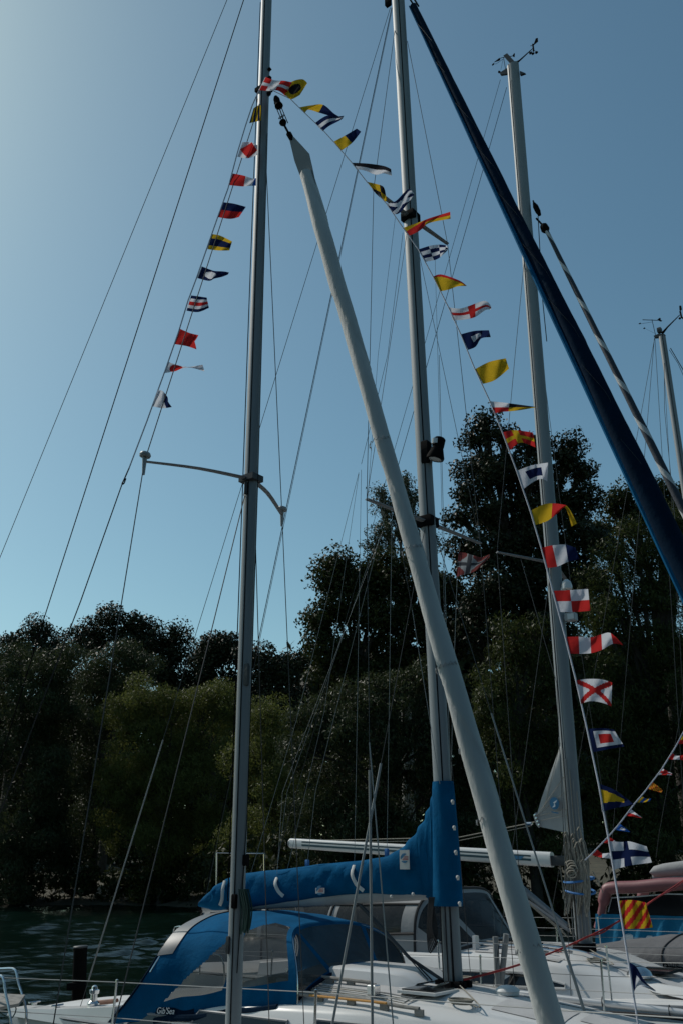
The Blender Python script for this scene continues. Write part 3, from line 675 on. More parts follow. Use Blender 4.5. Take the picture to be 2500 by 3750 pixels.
# vang, halyard tails
vg = MB().tube([on2(3600) - HV*.1, PW(2, 1500, 3510), PW(2, 1305, 3300)], [.018, .02, .026], 8); build('boom_vang', vg, 'dark_alu', B2)
build('vang_tackle', MB().tube([PW(2, 1580, 3590, .05), PW(2, 1500, 3505, .05)], .008, 6).tube([PW(2, 1565, 3588, .1), PW(2, 1496, 3508, .06)], .006, 6), 'rope_black', B2)
hc = MB()
for q in range(7): hc.tube(curve([PW(2, 1570+q*3, 3285, .15), PW(2, 1562+3*q, 3400, .17), PW(2, 1572+5*q, 3490-6*q, .18), PW(2, 1600-q*2, 3420, .16), PW(2, 1580, 3290, .14)], 18), .007, 5)
build('line_coil', hc, 'rope_black', B2)
for q in range(3): build('halyard', MB().tube([on2(3300) + NV*.08 + HV*(-.07 + .06*q), on2(3590) + NV*.085 + HV*(-.075 + .06*q)], .007, 6), 'rope_black', B2)
# boom, sail cover
bg_ = PW(2, 1640, 3262); be = PW(2, 745, 3318)
bt = MB(); k = 12; bdir = (be-bg_)
for i in range(k): pass
bt.loft([[bg_ + bdir*(i/11) + ZV*(.085*sin(a)) + NV*(.055*cos(a)) for a in [2*pi*j/14 for j in range(14)]] for i in range(12)])
BM2 = build('boom', bt, 'grey_plastic', B2)
build('boom_end', MB().lathe(be, bdir, [(-.02, .08), (.03, .085), (.06, .05)], 12), 'black', BM2)
cs = [(752,3296,3322),(790,3250,3334),(830,3222,3333),(880,3203,3330),(960,3190,3320),(1060,3181,3306),(1160,3166,3292),(1260,3157,3280),(1360,3146,3274),(1440,3126,3280),(1500,3080,3283),(1540,3030,3288),(1570,2975,3296),(1590,2920,3302),(1606,2880,3306)]
rr = random.Random(5); rings = []
st = [crom(cs, i/69) for i in range(70)]
for i, (px, yt, yb) in enumerate(st):
    T = PW(2, px, yt); Bt = PW(2, px, yb); c = (T+Bt)/2; h = (T-Bt).z/2; hw_ = .13 if px < 1420 else .13 - .04*min(1, (px-1420)/150)
    ring = []; fold = .012*sin(i*1.9) + .01*sin(i*.83+2)
    for j in range(26):
        th = 2*pi*j/26; s, c_ = sin(th), cos(th)
        q = 1 + (.13*sin(i*.9 + 3*th) + .10*sin(i*2.3 - 4*th) + .07*sin(i*3.7 + 5*th) + fold)*(1 if s > -.2 else .25)*(1.0 if px < 1420 else .3)
        ring.append(c + ZV*(h*math.copysign(abs(s)**.85, s)) + NV*(hw_*math.copysign(abs(c_)**.75, c_)*q) + HV*.02*sin(i*1.3+th*2))
    rings.append(ring)
SCV = build('sail_cover', MB().loft(rings), 'blue_canvas', B2, ang=60)
rings = []
for i in range(26):
    py = 2862 + (3318-2862)*i/25; c = on2(py) + HV*.01; t = i/25
    ra = .128 + .055*t**.6; rb = .10 + .05*t
    if i == 25: ra *= .96; rb *= .96
    rings.append([c - HV*(.03*t) + HV*(ra*cos(a)) + NV*(rb*sin(a)*(1 + .05*sin(5*a + 7*t))) for a in [2*pi*j/24 for j in range(24)]])
MC = build('mast_cover', MB().loft(rings), 'blue_canvas', B2, ang=60)
for px, py in ((1656,2935),(1662,3030),(1668,3120),(1675,3212),(1682,3308)):
    c = PW(2, px, py, .15) ; build('toggle_button', MB().lathe(c, NV, [(0, .02), (.012, .02), (.018, .012)], 10).box(c - ZV*.018, HV*.012, NV*.008, ZV*.014), 'strap_white', MC)
for px, py in ((1433,3283),(1512,3274)):
    c = PW(2, px, py, .13); build('toggle_button', MB().lathe(c, NV, [(0, .018), (.012, .018), (.018, .01)], 10), 'strap_white', SCV)
for px, yt, dx, yb in ((818,3225,-12,3316),(1010,3210,28,3282),(1290,3168,40,3262)):
    pts = curve([PW(2, px+6, yt, .1), PW(2, px-2, yt+.35*(yb-yt), .165), PW(2, px+dx*.35, yt+.75*(yb-yt), .165), PW(2, px+dx, yb, .15)], 10)
    build('cover_strap', MB().tube(pts, .022, 6, flat=.25), 'strap_white', SCV)
# logo patches on the cover (a roundel with a peak and stripes)
def patch(o, x, y, w, h, nm):
    X = PW(2, x+10, y, .155)-PW(2, x, y, .155); X.normalize(); c = PW(2, x, y, .178); Yv = ZV
    base = build(nm, MB().slab([c + X*(sx*w) + Yv*(sy*h) for sx, sy in ((-1,-1),(1,-1),(1,1),(-1,1))], NV, .004), 'strap_white', o, smooth=False)
    r0 = w*.78; c2 = c + NV*.005 + Yv*(h*.15); ctr = []
    cir = lambda a0, a1: [c2 + X*(r0*cos(a)) + Yv*(r0*sin(a)) for a in [a0 + (a1-a0)*i/14 for i in range(15)]]
    build('emblem', MB().slab(cir(radians(60), radians(195)), NV, .003).slab(cir(radians(215), radians(325)), NV, .003), 'logo_blue', base, smooth=False)
    e = MB()
    for q in range(3): e.slab([c2 + X*(r0*sx) + Yv*(r0*(sy - .28*q)) for sx, sy in ((-.1-.2*q,.2),(1,.24),(1,.36),(0-.2*q,.32))], NV, .003)
    build('emblem_stripes', e, 'logo_red', base, smooth=False)
patch(SCV, 1480, 3148, .068, .105, 'maker_patch'); patch(SCV, 1172, 3262, .07, .032, 'maker_patch')
for px, py in ((1125,3168),(1415,3128)): build('batten_end', MB().box(PW(2, px, py-6), HV*.02, NV*.02, ZV*.045, .2), 'rope_blue', SCV)
# sprayhood
HP = [(-4.05,1.41,.97), (-3.74,1.39,1.24), (-3.46,1.36,1.55), (-3.33,1.24,1.84), (-3.34,1.0,2.03), (-3.4,.62,2.14), (-3.43,.3,2.18), (-3.44,0,2.19)]
def c0(v):
    t = v*2 if v <= .5 else (1-v)*2; l, w, z = crom(HP, t); return (l, w if v <= .5 else -w, z)
c1 = arch(-1.82, -1.35, 1.06, 1.36, 2.13); c2 = lambda v: (-1.32 - .05*abs(cos(pi*v)), .98*cos(pi*v)*1.02, 1.66 - .26*abs(cos(pi*v))**2)
def w0(u, v): return .22 < u < .955 and .05 < v < .36*min(1, ((u-.22)/.6))**.75 and not (.60 < u < .62)
def w1(u, v): return .07 < u < .9 and (.06 < v < .34 or .37 < v < .63 or .66 < v < .94)
HD2, V2 = hood(B2, 'sprayhood', 2, c0, c1, c2, 'blue_canvas', w0, w1); HD2.name = 'sprayhood'
tr_ = MB(); 
rowsT = []
for i in range(0, 10): rowsT.append([V2[i][j] + ZV*.012 + NV*(.006 if j < 64 else -.006) for j in range(24, 108)])
build('hood_trim', MB().sheet(rowsT), 'trim_grey', HD2)
build('hood_binding', MB().tube([V2[0][j] for j in range(0, 129, 4)], .014, 6).tube([V2[-1][j] + ZV*.01 for j in range(0, 129, 4)], .02, 6), 'navy_canvas', HD2)
rail = MB().tube([V2[0][j] + HV*.02 - ZV*.03 for j in range(20, 110, 2)], .016, 8); build('grab_bar', rail, 'steel', B2)
rl = MB().tube([V2[i][0] + NV*.02 - ZV*.01 for i in range(20, 68, 2)], .04, 8); build('hood_hem', rl, 'navy_canvas', HD2)
# blue furled genoa
gA = PW(2, 1512, 22); gB = PW(2, 2478, 2020); gd = gB-gA; gE = gA + gd*1.62
F2 = furled(B2, 'furled_headsail', gA, gE, [.055,.07,.078,.088,.104,.122,.142,.15,.15,.14], 'navy_canvas', k=160, n=28, rough=.09, seed=8, wrap=.08, turns=3)
gperp = NV.cross(gE-gA).normalized(); gperp = -gperp if gperp.dot(HV) > 0 else gperp
build('cover_edge', MB().tube([gA.lerp(gE, t) + gperp*(.05 + .095*min(1, t*1.45)) + NV*.05 for t in [i/30 for i in range(31)]], [.012 + .026*min(1, i/10) for i in range(31)], 6, flat=.8), 'blue_canvas', F2)
lc = []
for i in range(15):
    t = .03 + .06*i; lc.append(gA.lerp(gE, t))
cord = MB()
for i, p in enumerate(lc[:-1]):
    R_g = .065 + .08*(i/14); q = lc[i+1]
    cord.tube(curve([p - HV*R_g*.9 + NV*.06, p.lerp(q, .35) + NV*(R_g*1.05), p.lerp(q, .8) + HV*R_g*.8 + NV*R_g*.7, q - HV*R_g*.85 + NV*.07], 10), .0024, 4)
build('lacing_cord', cord, 'dark_alu', F2)
tp = MB()
for off in (0, .06): tp.tube([PW(2, 1492, 0) + ZV*.1 + HV*off, PW(2, 1520, 30) + HV*off], .014, 6)
tp.box(PW(2, 1420, 8), HV*.05, NV*.03, ZV*.09, .2); build('masthead_fittings', tp, 'black', B2)
# spreaders of boat 2
u_l = PW(2, 1367, 692, .86); u_r = PW(2, 1637, 893, -.86); s_l = PW(2, 1342, 1828, 1.12); s_r = PW(2, 1757, 1990, -1.12)
for a, py in ((u_l, 797), (u_r, 797), (s_l, 1913), (s_r, 1913)):
    ro = on2(py); s_ = MB(); s_.tube([ro, ro.lerp(a, .5), a], [.042, .038, .03], 10, flat=.5); build('spreader', s_, 'mast_alu', B2)
for py in (797, 1913): build('spreader_bracket', MB().box(on2(py) + NV*.05, HV*.11, NV*.05, ZV*.075, .15).box(on2(py) - NV*.05, HV*.11, NV*.05, ZV*.07, .15), 'black', B2)
# deck light
dl = on2(1665) + HV*.13 + NV*.03
k = MB().box(dl - HV*.07, HV*.05, NV*.06, ZV*.16, .1); k.lathe(dl + HV*.06 - ZV*.13, (.25, -.1, 1), [(0, .115), (.03, .12), (.12, .09), (.17, .075), (.175, .08), (.29, .08), (.31, .06)], 16)
o = build('deck_light', k, 'black', B2)
build('lamp_lens', MB().lathe(dl + HV*.06 - ZV*.128, (-.25, .1, -1), [(0, .095), (.006, .06)], 14), 'lens', o)
build('lamp_lens', MB().lathe(dl + HV*.095 + NV*.03 + ZV*.07, (.1, -.05, 1), [(0, .055), (.07, .055)], 12), 'lens', o)
# rigging of boat 2
mh = PW(2, 1428, 28)
bs = [mh, PW(2, 957, 1515), PW(2, 752, 2200), PW(2, 521, 2955, .8), L(2, -4.75, 1.28, 1.1)]
bs_a = mh; bs_b = L(2, -4.75, 1.28, 1.1)
wire(B2, 'backstay', [bs_a, bs_b], .0045); build('stay_cover', MB().tube([bs_a.lerp(bs_b, .785), bs_b.lerp(bs_a, .02)], .009, 8), 'wire_pale', B2)
wire(B2, 'topping_lift', [PW(2, 1433, 28), be + ZV*.05], .006, 'black'); wire(B2, 'topping_lift', [PW(2, 1436, 28), be + ZV*.06 + HV*.03], .004, 'wire')
chn = L(2, -.05, 1.45, dz2(-.05)); chf = L(2, -.05, -1.45, dz2(-.05))
wire(B2, 'shroud', [PW(2, 1449, 75), u_l, s_l, chn], .0048, 'wire'); wire(B2, 'shroud', [PW(2, 1490, 150), u_r, s_r, chf], .0048, 'wire')
for w_ in (.03,): build('stay_cover', MB().tube([s_l.lerp(chn, .55), chn], .014, 8), 'wire_pale', B2)
al = on2(1935); alb = L(2, -.62, 1.42, dz2(-.6)); wire(B2, 'shroud', [al + NV*.07, alb], .0045, 'wire'); build('stay_cover', MB().tube([(al + NV*.07).lerp(alb, .52), alb], .014, 8), 'wire_pale', B2)
al2 = L(2, .15, 1.42, dz2(.1)); wire(B2, 'shroud', [s_l.lerp(chn, .5), al2 + HV*.05], .008, 'wire_pale')
wire(B2, 'shroud', [on2(1935) - NV*.07, L(2, -.62, -1.42, dz2(-.6))], .0045)
wire(B2, 'babystay', [on2(1955) + HV*.1, L(2, 1.5, 0, 1.40)], .0045, 'wire'); bsy = on2(1955) + HV*.1; bsz = L(2, 1.5, 0, 1.40)
build('stay_cover', MB().tube([bsy.lerp(bsz, .44), bsy.lerp(bsz, .86)], .010, 8).tube([bsy.lerp(bsz, .86), bsz], .016, 8).lathe(bsz - ZV*.04, ZV, [(0, .05), (.03, .05), (.06, .02)], 10), 'wire_pale', B2)
wire(B2, 'shroud', [on2(820) + NV*.06, s_l], .0038); wire(B2, 'shroud', [on2(820) - NV*.06, s_r], .0038)
for pts, w_, r_ in (([(1446,796),(1383,1300),(1345,1830)], .3, .0028), ([(1474,852),(1418,1300),(1322,1700)], .15, .0034), ([(1322,1720),(1302,2900),(1297,3155)], 0, .0034), ([(1434,1870),(1419,2900),(1415,3128)], 0, .0034), ([(1313,1730),(1085,2640),(920,3195)], 0, .0034), ([(1313,1735),(1187,2607),(1050,3195)], 0, .0030), ([(1390,1960),(1155,2900),(1125,3165)], 0, .0034), ([(1385,1955),(1290,2230),(1052,2900),(1012,3205)], 0, .0030), ([(1400,1945),(1035,2900),(1015,3200)], .1, .0026), ([(1508,2234),(1609,2871)], .12, .004), ([(1465,1990),(1508,2234)], .12, .004), ([(1606,1300),(1640,2600),(1648,2860)], .02, .004), ([(1590,900),(1612,1700),(1640,2860)], -.12, .003)):
    wire(B2, 'lazy_jack', [PW(2, x, y, w_) for x, y in pts], r_, 'wire_pale' if pts[-1][1] > 2500 else 'wire')
wire(B2, 'flag_halyard', [PW(2, 1683, 1985, -.75), PW(2, 1672, 2110, -.75), PW(2, 1655, 2600, -.9), PW(2, 1640, 3400, -1.2)], .004, 'wire_pale')
stanchions(B2, 2, 0, hw2, dz2, (-4.0, -2.2, -.6, 1.1, 2.6), side=-1, l_ends=(-5.9, 4.7), hgt=.62)
stanchions(B2, 2, 0, hw2, dz2, (2.9,), side=1, hgt=.5, lines=())
fs = MB().tube(curve([L(2, -5.9, -1.2, .9), L(2, -5.95, -1.2, 1.35), L(2, -5.8, -1.22, 1.5), L(2, -5.2, -1.45, 1.5), L(2, -5.0, -1.5, 1.4), L(2, -4.95, -1.5, .92)], 24), .0135, 8); build('pushpit', fs, 'steel', B2)
sp_ = MB().tube([PW(2, 1640, 3612, -1.35), PW(2, 1850, 3632, -1.38), PW(2, 2530, 3712, -1.42)], .037, 14); SPP = build('spinnaker_pole', sp_, 'bright_alu', B2)
for px, py in ((2205, 3668), (2450, 3700)): build('pole_ring', MB().tube([PW(2, px, py, -1.40) + HV*.01*cos(a) + NV*.05*cos(a) + ZV*.05*sin(a) for a in [2*pi*i/14 for i in range(15)]], .006, 5, cap=False), 'dark_alu', SPP)
ml = MB().tube(curve([PW(2, 2040, 3690, -1.5), PW(2, 2150, 3705, -1.5), PW(2, 2350, 3716, -1.5), PW(2, 2520, 3735, -1.5)], 24), .02, 8); build('mooring_line', ml, 'rope_black', B2)

# ---------------------------------------------------------------- boat 3: white boom, in-mast furling main
B3 = thing('sailing_yacht', 'large sailing yacht with white striped boom, mast-furled mainsail and grey clear-sided sprayhood', 'sailing yacht', MAST[3])
dz3, hw3 = hull(B3, 3, -7.4, 6.6, 1.85, 1.05, 1.15, 1.38)
cab3 = Cabin(B3, 3, [(-5.0,1.42,1.05,1.34,1.34,1.4), (-3.6,1.45,1.07,1.34,1.48,1.6), (-2.2,1.43,1.1,1.3,1.58,1.68), (-.6,1.36,1.15,1.2,1.6,1.68), (.2,1.28,1.16,1.12,1.54,1.62), (.8,1.18,1.17,1.0,1.38,1.46), (1.4,1.0,1.18,.85,1.27,1.33), (2.0,.75,1.19,.6,1.225,1.27), (2.5,.5,1.2,.4,1.22,1.23)])
m3b = PW(3, 2140, 3496); m3t = PW(3, 1876, 238)
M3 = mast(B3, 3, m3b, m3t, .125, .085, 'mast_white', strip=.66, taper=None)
def on3(py): x = 2140 + (1876-2140)*(3496-py)/(3496-238); return PW(3, x, py)
build('sail_slot', MB().sheet([[on3(y) + HV*(.128*cos(d)) + NV*(.088*sin(d)) for d in (pi*.57, pi*.53)] for y in range(300, 3400, 60)]), 'stripe_teal', M3)
# masthead gear
k = MB(); c = m3t
k.slab([PW(3, x, y) for x, y in ((1830,268),(1856,252),(1880,238),(1880,262),(1858,272),(1832,276))], NV, .05)
k.slab([PW(3, x, y) for x, y in ((1903,262),(1923,270),(1904,277))], NV, .05)
k.slab([PW(3, x, y) for x, y in ((1844,208),(1858,199),(1888,232),(1872,240))], NV, .08)
MH = build('masthead_crane', k, 'dark_alu', B3, smooth=False)
k = MB(); k.tube([PW(3, 1888, 230), PW(3, 1900, 222), PW(3, 1948, 178)], [.03, .016, .008], 8); k.tube([PW(3, 1949, 162), PW(3, 1952, 187)], .018, 8)
k.slab([PW(3, x, y) for x, y in ((1951,166),(1960,141),(1967,139),(1968,152))], NV, .01); k.tube([PW(3, 1951, 166), PW(3, 1940, 168)], .006, 6)
for x, y in ((1941,194),(1963,192),(1950,196)): k.tube([PW(3, 1952, 185), PW(3, x, y-4)], .004, 5); k.lathe(PW(3, x, y), (-1, .3, -.3), [(-.03, .008), (-.01, .022), (.02, .026), (.03, .016)], 8)
build('anemometer', k, 'black', B3)
k = MB(); k.tube([PW(3, 1842, 212), PW(3, 1849, 253)], .006, 6); k.tube(curve([PW(3, 1828, 214), PW(3, 1842, 210), PW(3, 1875, 205)], 8), .007, 6)
k.slab([PW(3, x, y) for x, y in ((1807,228),(1827,212),(1830,218),(1826,222))], NV, .01); k.slab([PW(3, x, y) for x, y in ((1875,203),(1881,195),(1883,196),(1882,209),(1877,208))], NV, .01)
k.tube([PW(3, 1840, 216), PW(3, 1815, 234), PW(3, 1806, 234)], .004, 5); k.slab([PW(3, x, y) for x, y in ((1800,237),(1807,231),(1806,236),(1800,240))], NV, .02)
k.tube([PW(3, 1840, 216), PW(3, 1832, 255)], .003, 5); k.slab([PW(3, x, y) for x, y in ((1823,260),(1830,260),(1829,268),(1822,267))], NV, .02)
build('wind_vane', k, 'black', B3)
# furled striped genoa + hounds
hA = PW(3, 1958, 745); hB = PW(3, 2490, 1835); he = hA + (hB-hA)*2.25
build('forestay', MB().tube([PW(3, 1950, 735), PW(3, 1965, 775), hA], .016, 8), 'dark_alu', B3)
gk = MB().lathe(PW(3, 1952, 742), hB-hA, [(0, .02), (.1, .05), (.25, .05), (.35, .03)], 10).lathe(PW(3, 1985, 820), hB-hA, [(0, .02), (.05, .07), (.16, .08), (.22, .04)], 10).tube([PW(3, 1962, 800), PW(3, 1985, 825)], .02, 6)
build('furler_swivel', gk, 'black', B3)
furled(B3, 'furled_headsail', PW(3, 1996, 838), he, [.036,.048,.055,.06,.064,.068,.072,.075,.075], 'striped_sail', k=120, n=16, rough=.05, uv=True, seed=4)
wire(B3, 'halyard', [PW(3, 1968, 790), PW(3, 1985, 1100), PW(3, 2000, 1250)], .008, 'black')
# boom
ba = PW(3, 2020, 3148); bb_ = PW(3, 1067, 3088); bd = (bb_-ba)
def oblong(c, hh, ww, n=20): return [c + ZV*(hh*math.copysign(abs(sin(a))**.7, sin(a))) + NV*(ww*math.copysign(abs(cos(a))**.7, cos(a))) for a in [2*pi*j/n for j in range(n)]]
BM3 = build('boom', MB().loft([oblong(ba + bd*(i/9), .108 - .022*i/9, .08 - .012*i/9) for i in range(10)]), 'gelcoat', B3)
for zz, h in ((.035, .012), (-.02, .016)):
    build('boom_stripe', MB().sheet([[ba + bd*t + ZV*(zz+h) + NV*(.0835 - .0124*t), ba + bd*t + ZV*(zz-h) + NV*(.0835 - .0124*t)] for t in [.06 + .88*i/10 for i in range(11)]]), 'stripe_teal', BM3)
em = MB(); ec = ba + bd*.12 + NV*.086 - ZV*.005; ex = -bd.normalized()
em.slab([ec + ex*x + ZV*z for x, z in ((-.2,.03),(.2,.03),(.14,-.02),(-.1,-.02))], NV, .003); build('boom_emblem', em, 'logo_blue', BM3, smooth=False)
build('emblem_mark', MB().slab([ec + NV*.004 + ex*x + ZV*z for x, z in ((-.05,-.03),(.0,.045),(.05,-.03),(0,-.01))], NV, .002), 'lettering_white', BM3, smooth=False)
build('gooseneck', MB().box(PW(3, 2050, 3152), HV*.16, NV*.05, ZV*.07, .2).tube([PW(3, 2060, 3150), on3(3150)], .03, 8), 'dark_alu', B3)
build('boom_cap', MB().lathe(bb_, bd, [(0, .078), (.02, .078), (.03, .04)], 14), 'grey_plastic', BM3)
# mainsail clew
sail = []
for i in range(13):
    t = i/12; lx, ly = 2064 + (1954-2064)*t, 2690 + (2998-2690)*t
    if t > .75: lx += (t-.75)*20
    rx, ry = 2066 + (2086-2066)*t, 2690 + (3050-2690)*t
    sail.append([PW(3, lx + (rx-lx)*s, ly + (ry-ly)*s, .02 + .03*sin(3*s+2*t)) for s in [j/8 for j in range(9)]])
sail.append([PW(3, 1966 + (2086-1966)*s, 3026 + (3052-3026)*s, .02 + .03*sin(3*s+2)) for s in [j/8 for j in range(9)]])
MS = build('mainsail', MB().sheet(sail), 'sailcloth', B3)
lg = PW(3, 2028, 2942, .075); lx = (PW(3, 2040, 2942, .075)-lg).normalized()
build('sail_emblem', MB().slab([lg + lx*(.077*cos(a)) + ZV*(.09*sin(a)) for a in [2*pi*i/24 for i in range(24)]], NV, .004), 'logo_blue', MS, smooth=False)
build('sail_emblem_mark', MB().slab([lg + NV*.004 + lx*x + ZV*z for x, z in ((-.02,.01),(.01,.03),(.05,.05),(.03,.015),(0,-.005))], NV, .002).slab([lg + NV*.004 + lx*x + ZV*z for x, z in ((0,0),(.015,-.02),(.01,-.05),(-.04,-.06),(-.01,-.03))], NV, .002), 'lettering_white', MS, smooth=False)
build('sail_mark', MB().slab([lg - ZV*.125 + lx*x + ZV*z + NV*.004 for x, z in ((-.06,.012),(.06,-.008),(.055,-.026),(-.055,-.006))], NV, .002), 'logo_blue', MS, smooth=False)
for (x0, y0), (x1, y1) in (((1962,2990),(2066,2840)), ((1962,2990),(2068,2900)), ((1962,2990),(2078,2960)), ((1975,3005),(2080,2985)), ((2050,2720),(1990,2960))):
    build('sail_seam', MB().tube([PW(3, x0, y0, .075), PW(3, x1, y1, .06)], .004, 4), 'rope_tan', MS)
cp = MB().slab([PW(3, x, y, .05) for x, y in ((1951,2985),(1962,2975),(1976,3020),(1972,3032),(1962,3020))], NV, .02); build('clew_plate', cp, 'grey_plastic', MS, smooth=False)
for q in range(4): build('clew_ring', MB().lathe(PW(3, 1957 + 5*q, 2985 + 12*q, .075), NV, [(0, .018), (.01, .018), (.012, .008)], 10), 'steel', MS)
wire(B3, 'outhaul', [PW(3, 1955, 3010, .05), PW(3, 1930, 3016, .05), PW(3, 1680, 3066), PW(3, 1085, 3080)], .009, 'rope_tan')
wire(B3, 'outhaul', [PW(3, 1940, 3025, .05), PW(3, 1680, 3078), PW(3, 1085, 3086)], .007, 'rope_tan')
build('outhaul_block', MB().lathe(PW(3, 1935, 3017, .05), HV, [(-.06, .01), (-.04, .03), (.04, .03), (.06, .01)], 8), 'steel', B3)
# spreaders, lamps
s3l = PW(3, 1818, 2022, 1.0); s3r = on3(2080) - NV*1.2 - HV*.25
for tip in (s3l, s3r): build('spreader', MB().tube([on3(2062), tip], [.045, .03], 10, flat=.5), 'mast_alu', B3)
k = MB().lathe(on3(2150) + HV*.20, ZV, [(-.08, .06), (-.07, .085), (0, .085), (.05, .07), (.085, .035), (.09, .01)], 18); k.box(on3(2165) + HV*.14, HV*.06, NV*.04, ZV*.03); build('steaming_light', k, 'gelcoat', B3)
k = MB().box(on3(2268) + HV*.23, HV*.085, NV*.06, ZV*.065, .12); k.tube([on3(2268) + HV*.1, on3(2268) + HV*.2], .03, 8); o = build('flood_light', k, 'grey_plastic', B3)
build('lamp_lens', MB().box(on3(2268) + HV*.25 + NV*.057, HV*.055, NV*.008, ZV*.045, .1), 'lens', o)
# vang
build('boom_vang', MB().tube([PW(3, 1905, 3250), PW(3, 2075, 3395)], .05, 10).tube([PW(3, 1930, 3300, .06), PW(3, 2085, 3410, .05)], .025, 8), 'mast_alu', B3)
vt = MB()
for q in range(5): vt.tube([PW(3, 1910 + 8*q, 3285 + 8*q, .08), PW(3, 2060 + 5*q, 3410 + 6*q, .09)], .008, 5)
build('vang_tackle', vt, 'rope_tan', B3)
# ropes bundled on the mast
rp = MB(); r_ = random.Random(2)
for q in range(26):
    y0 = 3040 + r_.random()*130; y1 = 3270 + r_.random()*90; o1 = (r_.random()-.5)*.36; o2 = o1 + (r_.random()-.5)*.1; w_ = .11 + r_.random()*.05
    A = on3(y0) + HV*o1*.8 + NV*w_; Z = on3(y1) + HV*o2 + NV*w_
    rp.tube(curve([A, A.lerp(Z, .5) + HV*.03, Z, Z.lerp(A, .5) + HV*(.07 + .03*r_.random()), A + HV*.05 + ZV*.02, A], 20), .010, 5)
for q in range(5): 
    cc = on3(3165 + 9*q) + NV*.16 + HV*(.02*(q % 3) - .03); rp.tube([cc + HV*.07*cos(a) + ZV*.05*sin(a) + NV*.01*q for a in [2*pi*i/14 for i in range(15)]], .011, 5, cap=False)
RB = build('rope_bundle', rp, 'rope_tan', B3)
for py, tl in ((3222, .02), (3262, -.03)):
    build('bundle_strap', MB().tube([on3(py) + HV*(.22*cos(a)) + NV*(.19*sin(a)) + ZV*(tl*cos(a) - .03*sin(a)) for a in [2*pi*i/26 for i in range(27)]], .016, 6, cap=False, flat=1.0), 'rope_blue', RB)
for q in range(6): wire(B3, 'halyard', [on3(2700 + 40*q) + NV*.095 + HV*(-.1 + .045*q), on3(3440) + NV*.1 + HV*(-.11 + .05*q)], .006, 'rope_tan' if q % 2 else 'wire_pale')
wire(B3, 'halyard', [PW(3, 2048, 3165), PW(3, 2065, 3300), PW(3, 2090, 3420, .2)], .008, 'rope_tan')
wire(B3, 'halyard', [PW(3, 2168, 3190, .1), PW(3, 2200, 3250, .1), PW(3, 2205, 3270, .1)], .006, 'rope_tan')
k = MB().lathe(m3b - ZV*.05, ZV, [(0, .22), (.05, .22), (.08, .17), (.2, .165)], 16); build('mast_collar', k, 'black', B3)
# windows (long dark strip)
def strip(l0, l1, zlo, zhi, nm='window'):
    pts = [cab3.side(l0 + (l1-l0)*i/12, zlo(i/12), 1, .012) for i in range(13)] + [cab3.side(l1 + (l0-l1)*i/12, zhi(1-i/12), 1, .012) for i in range(13)]
    w_ = build(nm, MB().slab(pts, NV, .012), 'dark_glass', B3, smooth=False)
    build('window_frame', MB().tube(pts + [pts[0]], .018, 6), 'gelcoat', w_)
strip(-2.5, .25, lambda t: 1.2 + .07*t, lambda t: 1.37 + .07*t - .15*max(0, t-.8)/.2*.8)
# deck gear
for l, w in ((-.9, .55), (-.4, .75), (.2, .5)):
    gr = MB(); pts = [L(3, l - .9 + .12*i, w, cab3.top(l - .9 + .12*i, w)+.055) for i in range(11)]; gr.tube(pts, .016, 8)
    for i in range(0, 11, 3): gr.box(pts[i] - ZV*.03, HV*.03, NV*.012, ZV*.03)
    build('grab_rail', gr, 'steel' if w != .55 else 'teak_grey', B3)
for q in range(4): wire(B3, 'control_line', [L(3, l, .3 + .1*q + .03*sin(3*l+q), cab3.top(l, .3 + .1*q)+.014) for l in (-1.3, -.8, -.4, -.1)], .007, 'rope_black' if q % 2 else 'rope_red')
k = MB()
for q in range(3): k.box(L(3, -.9 + .35*q, .35, cab3.top(-.9 + .35*q, .35)+.03), HV*.07, NV*.035, ZV*.03, .2)
build('line_clutch', k, 'black', B3)
build('deck_hatch', MB().box(L(3, 1.0, 0, cab3.top(1.0, 0)+.02), HV*.28, NV*.28, ZV*.02, .15), 'dark_glass', B3)
build('deck_vent', MB().lathe(L(3, 1.0, .55, cab3.top(1.0, .55)), ZV, [(0, .16), (.03, .17), (.08, .14), (.12, .08), (.135, .01)], 18), 'steel', B3)
build('deck_fairing', MB().loft([[L(3, l, .75 + s*wd, cab3.top(l, .75) - .03 + h*sin(pi*(s+1)/2)) for s in (-1,-.6,-.2,.2,.6,1)] for l, wd, h in ((1.1,.03,.01),(1.3,.16,.09),(1.9,.18,.12),(2.4,.16,.1))], closed=False, cap=False), 'gelcoat', B3)
for l, w in ((-.35, 1.1), (-.15, .9)): build('vent_post', MB().box(L(3, l-1.1, w, 1.62), HV*.025, NV*.05, ZV*.2, .05), 'gelcoat', B3)
for px0, py0, px1, py1, w_ in ((1812,3430,1822,3630,1.5), (1852,3420,1830,3625,1.45)): build('shroud_cover', MB().tube([PW(3, px0, py0, w_), PW(3, px1, py1, w_)], .04, 10), 'wire_pale', B3)
